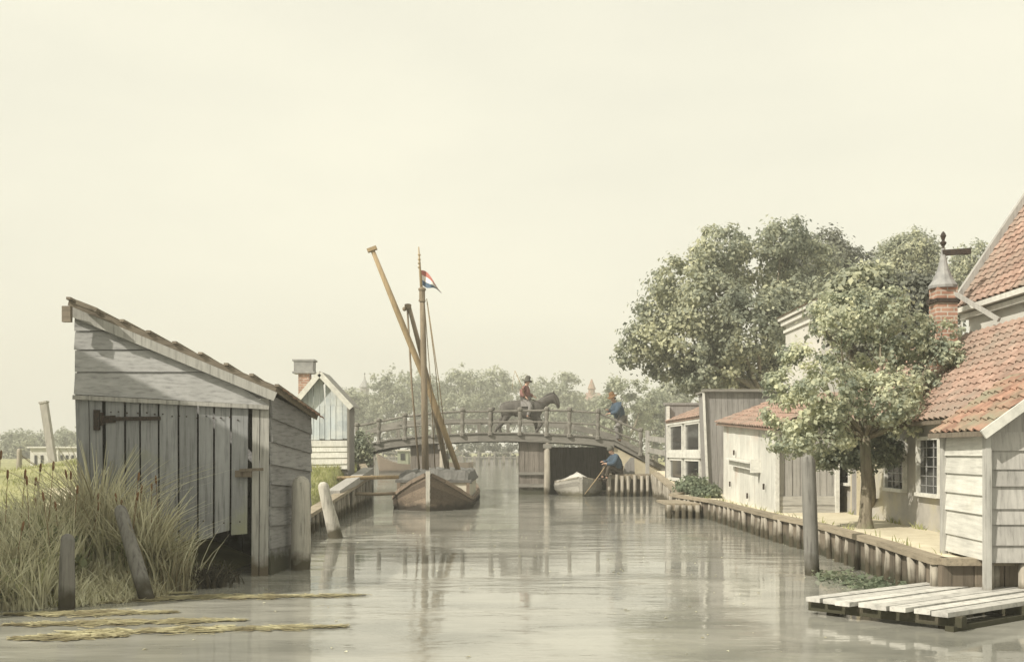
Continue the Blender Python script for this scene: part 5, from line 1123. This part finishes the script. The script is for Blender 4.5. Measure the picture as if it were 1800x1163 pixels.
# horse, side on, heading right
def horse():
    s = 1.0; y = 38.2; x0 = (916-900)/FX*y; zb = dz(x0)-.03; W = lambda a, b, c: V(x0+a*s, y+b*s, zb+c*s)
    t = thing('horse', W(0,0,0), 'dark grey horse walking right across the bridge with lowered head', 'horse')
    J = {'rump': (W(-.82,0,1.0),(.20,.24)), 'hip': (W(-.60,0,1.06),(.25,.27)), 'loin': (W(-.25,0,1.03),(.25,.26)), 'barrel': (W(.12,0,.98),(.27,.28)), 'chest': (W(.45,0,1.0),(.23,.29)), 'breast': (W(.64,0,1.05),(.17,.22)),
         'n1': (W(.84,0,1.22),(.11,.19)), 'n2': (W(1.04,0,1.38),(.085,.145)), 'poll': (W(1.22,0,1.47),(.075,.11)), 'brow': (W(1.31,0,1.38),(.08,.105)), 'face': (W(1.36,0,1.20),(.062,.08)), 'muzzle': (W(1.385,0,1.06),(.05,.058)), 'lip': (W(1.38,0,1.01),(.04,.045))}
    E = [('rump','hip'),('hip','loin'),('loin','barrel'),('barrel','chest'),('chest','breast'),('breast','n1'),('n1','n2'),('n2','poll'),('poll','brow'),('brow','face'),('face','muzzle'),('muzzle','lip')]
    for sd, sg, hk, fk in (('L', 1, [(-.62,.75),(-.78,.50),(-.80,.22),(-.74,.10),(-.68,.035)], [(.50,.62),(.56,.40),(.57,.18),(.60,.09),(.64,.035)]), ('R', -1, [(-.50,.74),(-.66,.50),(-.92,.24),(-.98,.13),(-.95,.04)], [(.60,.64),(.78,.46),(.66,.28),(.60,.20),(.56,.16)])):
        yy = .13*sg; r1 = [.13,.075,.05,.045,.055]; r2 = [.10,.062,.042,.04,.052]; pv = 'hip'
        for i, ((a, c), r) in enumerate(zip(hk, r1)): J[f'h{sd}{i}'] = (W(a, yy, c), r); E.append((pv, f'h{sd}{i}')); pv = f'h{sd}{i}'
        pv = 'chest'
        for i, ((a, c), r) in enumerate(zip(fk, r2)): J[f'f{sd}{i}'] = (W(a, yy, c), r); E.append((pv, f'f{sd}{i}')); pv = f'f{sd}{i}'
        J['e'+sd] = (W(1.215,.055*sg,1.60),.022); E.append(('poll','e'+sd)); J['t'+sd] = (W(1.22,.065*sg,1.67),.010); E.append(('e'+sd,'t'+sd))
    skin('body', J, E, 'barrel', M['horse'], t)
    skin('tail', {'a': (W(-1.0,0,1.06),.05), 'b': (W(-1.10,0,.90),.07), 'c': (W(-1.12,0,.6),.075), 'd': (W(-1.08,0,.35),.03)}, [('a','b'),('b','c'),('c','d')], 'a', M['mane'], t)
    skin('mane', {'a': (W(.72,0,1.30),.03), 'b': (W(.92,0,1.47),.045), 'c': (W(1.10,0,1.56),.045), 'd': (W(1.24,0,1.55),.04), 'e': (W(1.33,0,1.46),.03)}, [('a','b'),('b','c'),('c','d'),('d','e')], 'a', M['mane'], t)
    mb = MB(); mb.tube([W(1.40,.06,1.10), W(1.20,.14,1.22), W(.75,.22,1.22), W(.30,.12,1.38)], .012, 5); mb.tube([W(1.40,-.06,1.10), W(1.20,-.14,1.22), W(.75,-.22,1.22), W(.30,-.12,1.38)], .012, 5); mb.tube([W(1.24,-.09,1.46), W(1.32,-.09,1.2), W(1.395,-.07,1.1), W(1.395,.07,1.1), W(1.32,.09,1.2), W(1.24,.09,1.46)], .013, 5); mb.build('bridle', M['leather'], t)
    mb = MB(); vs = []
    for j in range(9):
        th = R(-75+150*j/8)
        for a_ in (-.02, .38): vs.append(W(a_, math.sin(th)*.345, .985+math.cos(th)*.335))
    mb.add(vs, [(2*j, 2*j+1, 2*j+3, 2*j+2) for j in range(8)]); mb.build('saddle_cloth', M['greycloth'], t, True)
    return W
WH = horse()
seat = WH(.16,0,1.27)
_, WR = person(seat, R(-12), 1, dict(pelvis=(-.02,0,.10), chest=(.02,0,.42), neck=(.03,0,.60), head=(.06,0,.73), look=(1,0,-.1), shoulderL=(.0,.2,.52), shoulderR=(.0,-.2,.52), elbowL=(.06,.29,.28), elbowR=(-.10,-.30,.28), wristL=(.28,.14,.20), wristR=(.06,-.32,.16), hipL=(.02,.14,.06), hipR=(.02,-.14,.06), kneeL=(.28,.32,-.22), kneeR=(.28,-.32,-.22), ankleL=(.14,.34,-.60), ankleR=(.14,-.34,-.60)),
    'horse rider in red coat and dark wide brimmed hat on the bridge', 'redcoat', 'greycloth', 'darkhat', s=.98, hatshape=[(.20,.0),(.205,.012),(.11,.03),(.105,.12),(.085,.19),(.04,.21)])
a = WR((.08,-.34,.12)); mb = MB(); tp = P(905, 651, a.y-.1); mb.tube([a-V(0,0,.06), a.lerp(tp, .5)+V(.02,0,0), tp], [.016,.014,.01], 6); mb.tube([tp, tp+V(-.05,0,-.25), tp+V(-.09,0,-.55), tp+V(-.07,0,-.75)], .007, 5)
tag(mb.build('whip', M['spar'], None, True, origin=a), 'long upright whip held by the red coated rider', 'whip')

# ------------------------------------------------------------------ pale summer haze over the far bank
hm = bpy.data.materials.new('summer haze'); hm.use_nodes = True; nt = hm.node_tree; nt.nodes.clear()
pv = nt.nodes.new('ShaderNodeVolumePrincipled'); ho = nt.nodes.new('ShaderNodeOutputMaterial'); nt.links.new(pv.outputs[0], ho.inputs['Volume'])
pv.inputs['Color'].default_value = (.97, .96, .88, 1); pv.inputs['Density'].default_value = .0026; pv.inputs['Anisotropy'].default_value = 0.
mb = MB(); mb.box((0, 115, 11), (420, 290, 30)); hz = mb.build('haze', hm); tag(hz, kind='stuff')
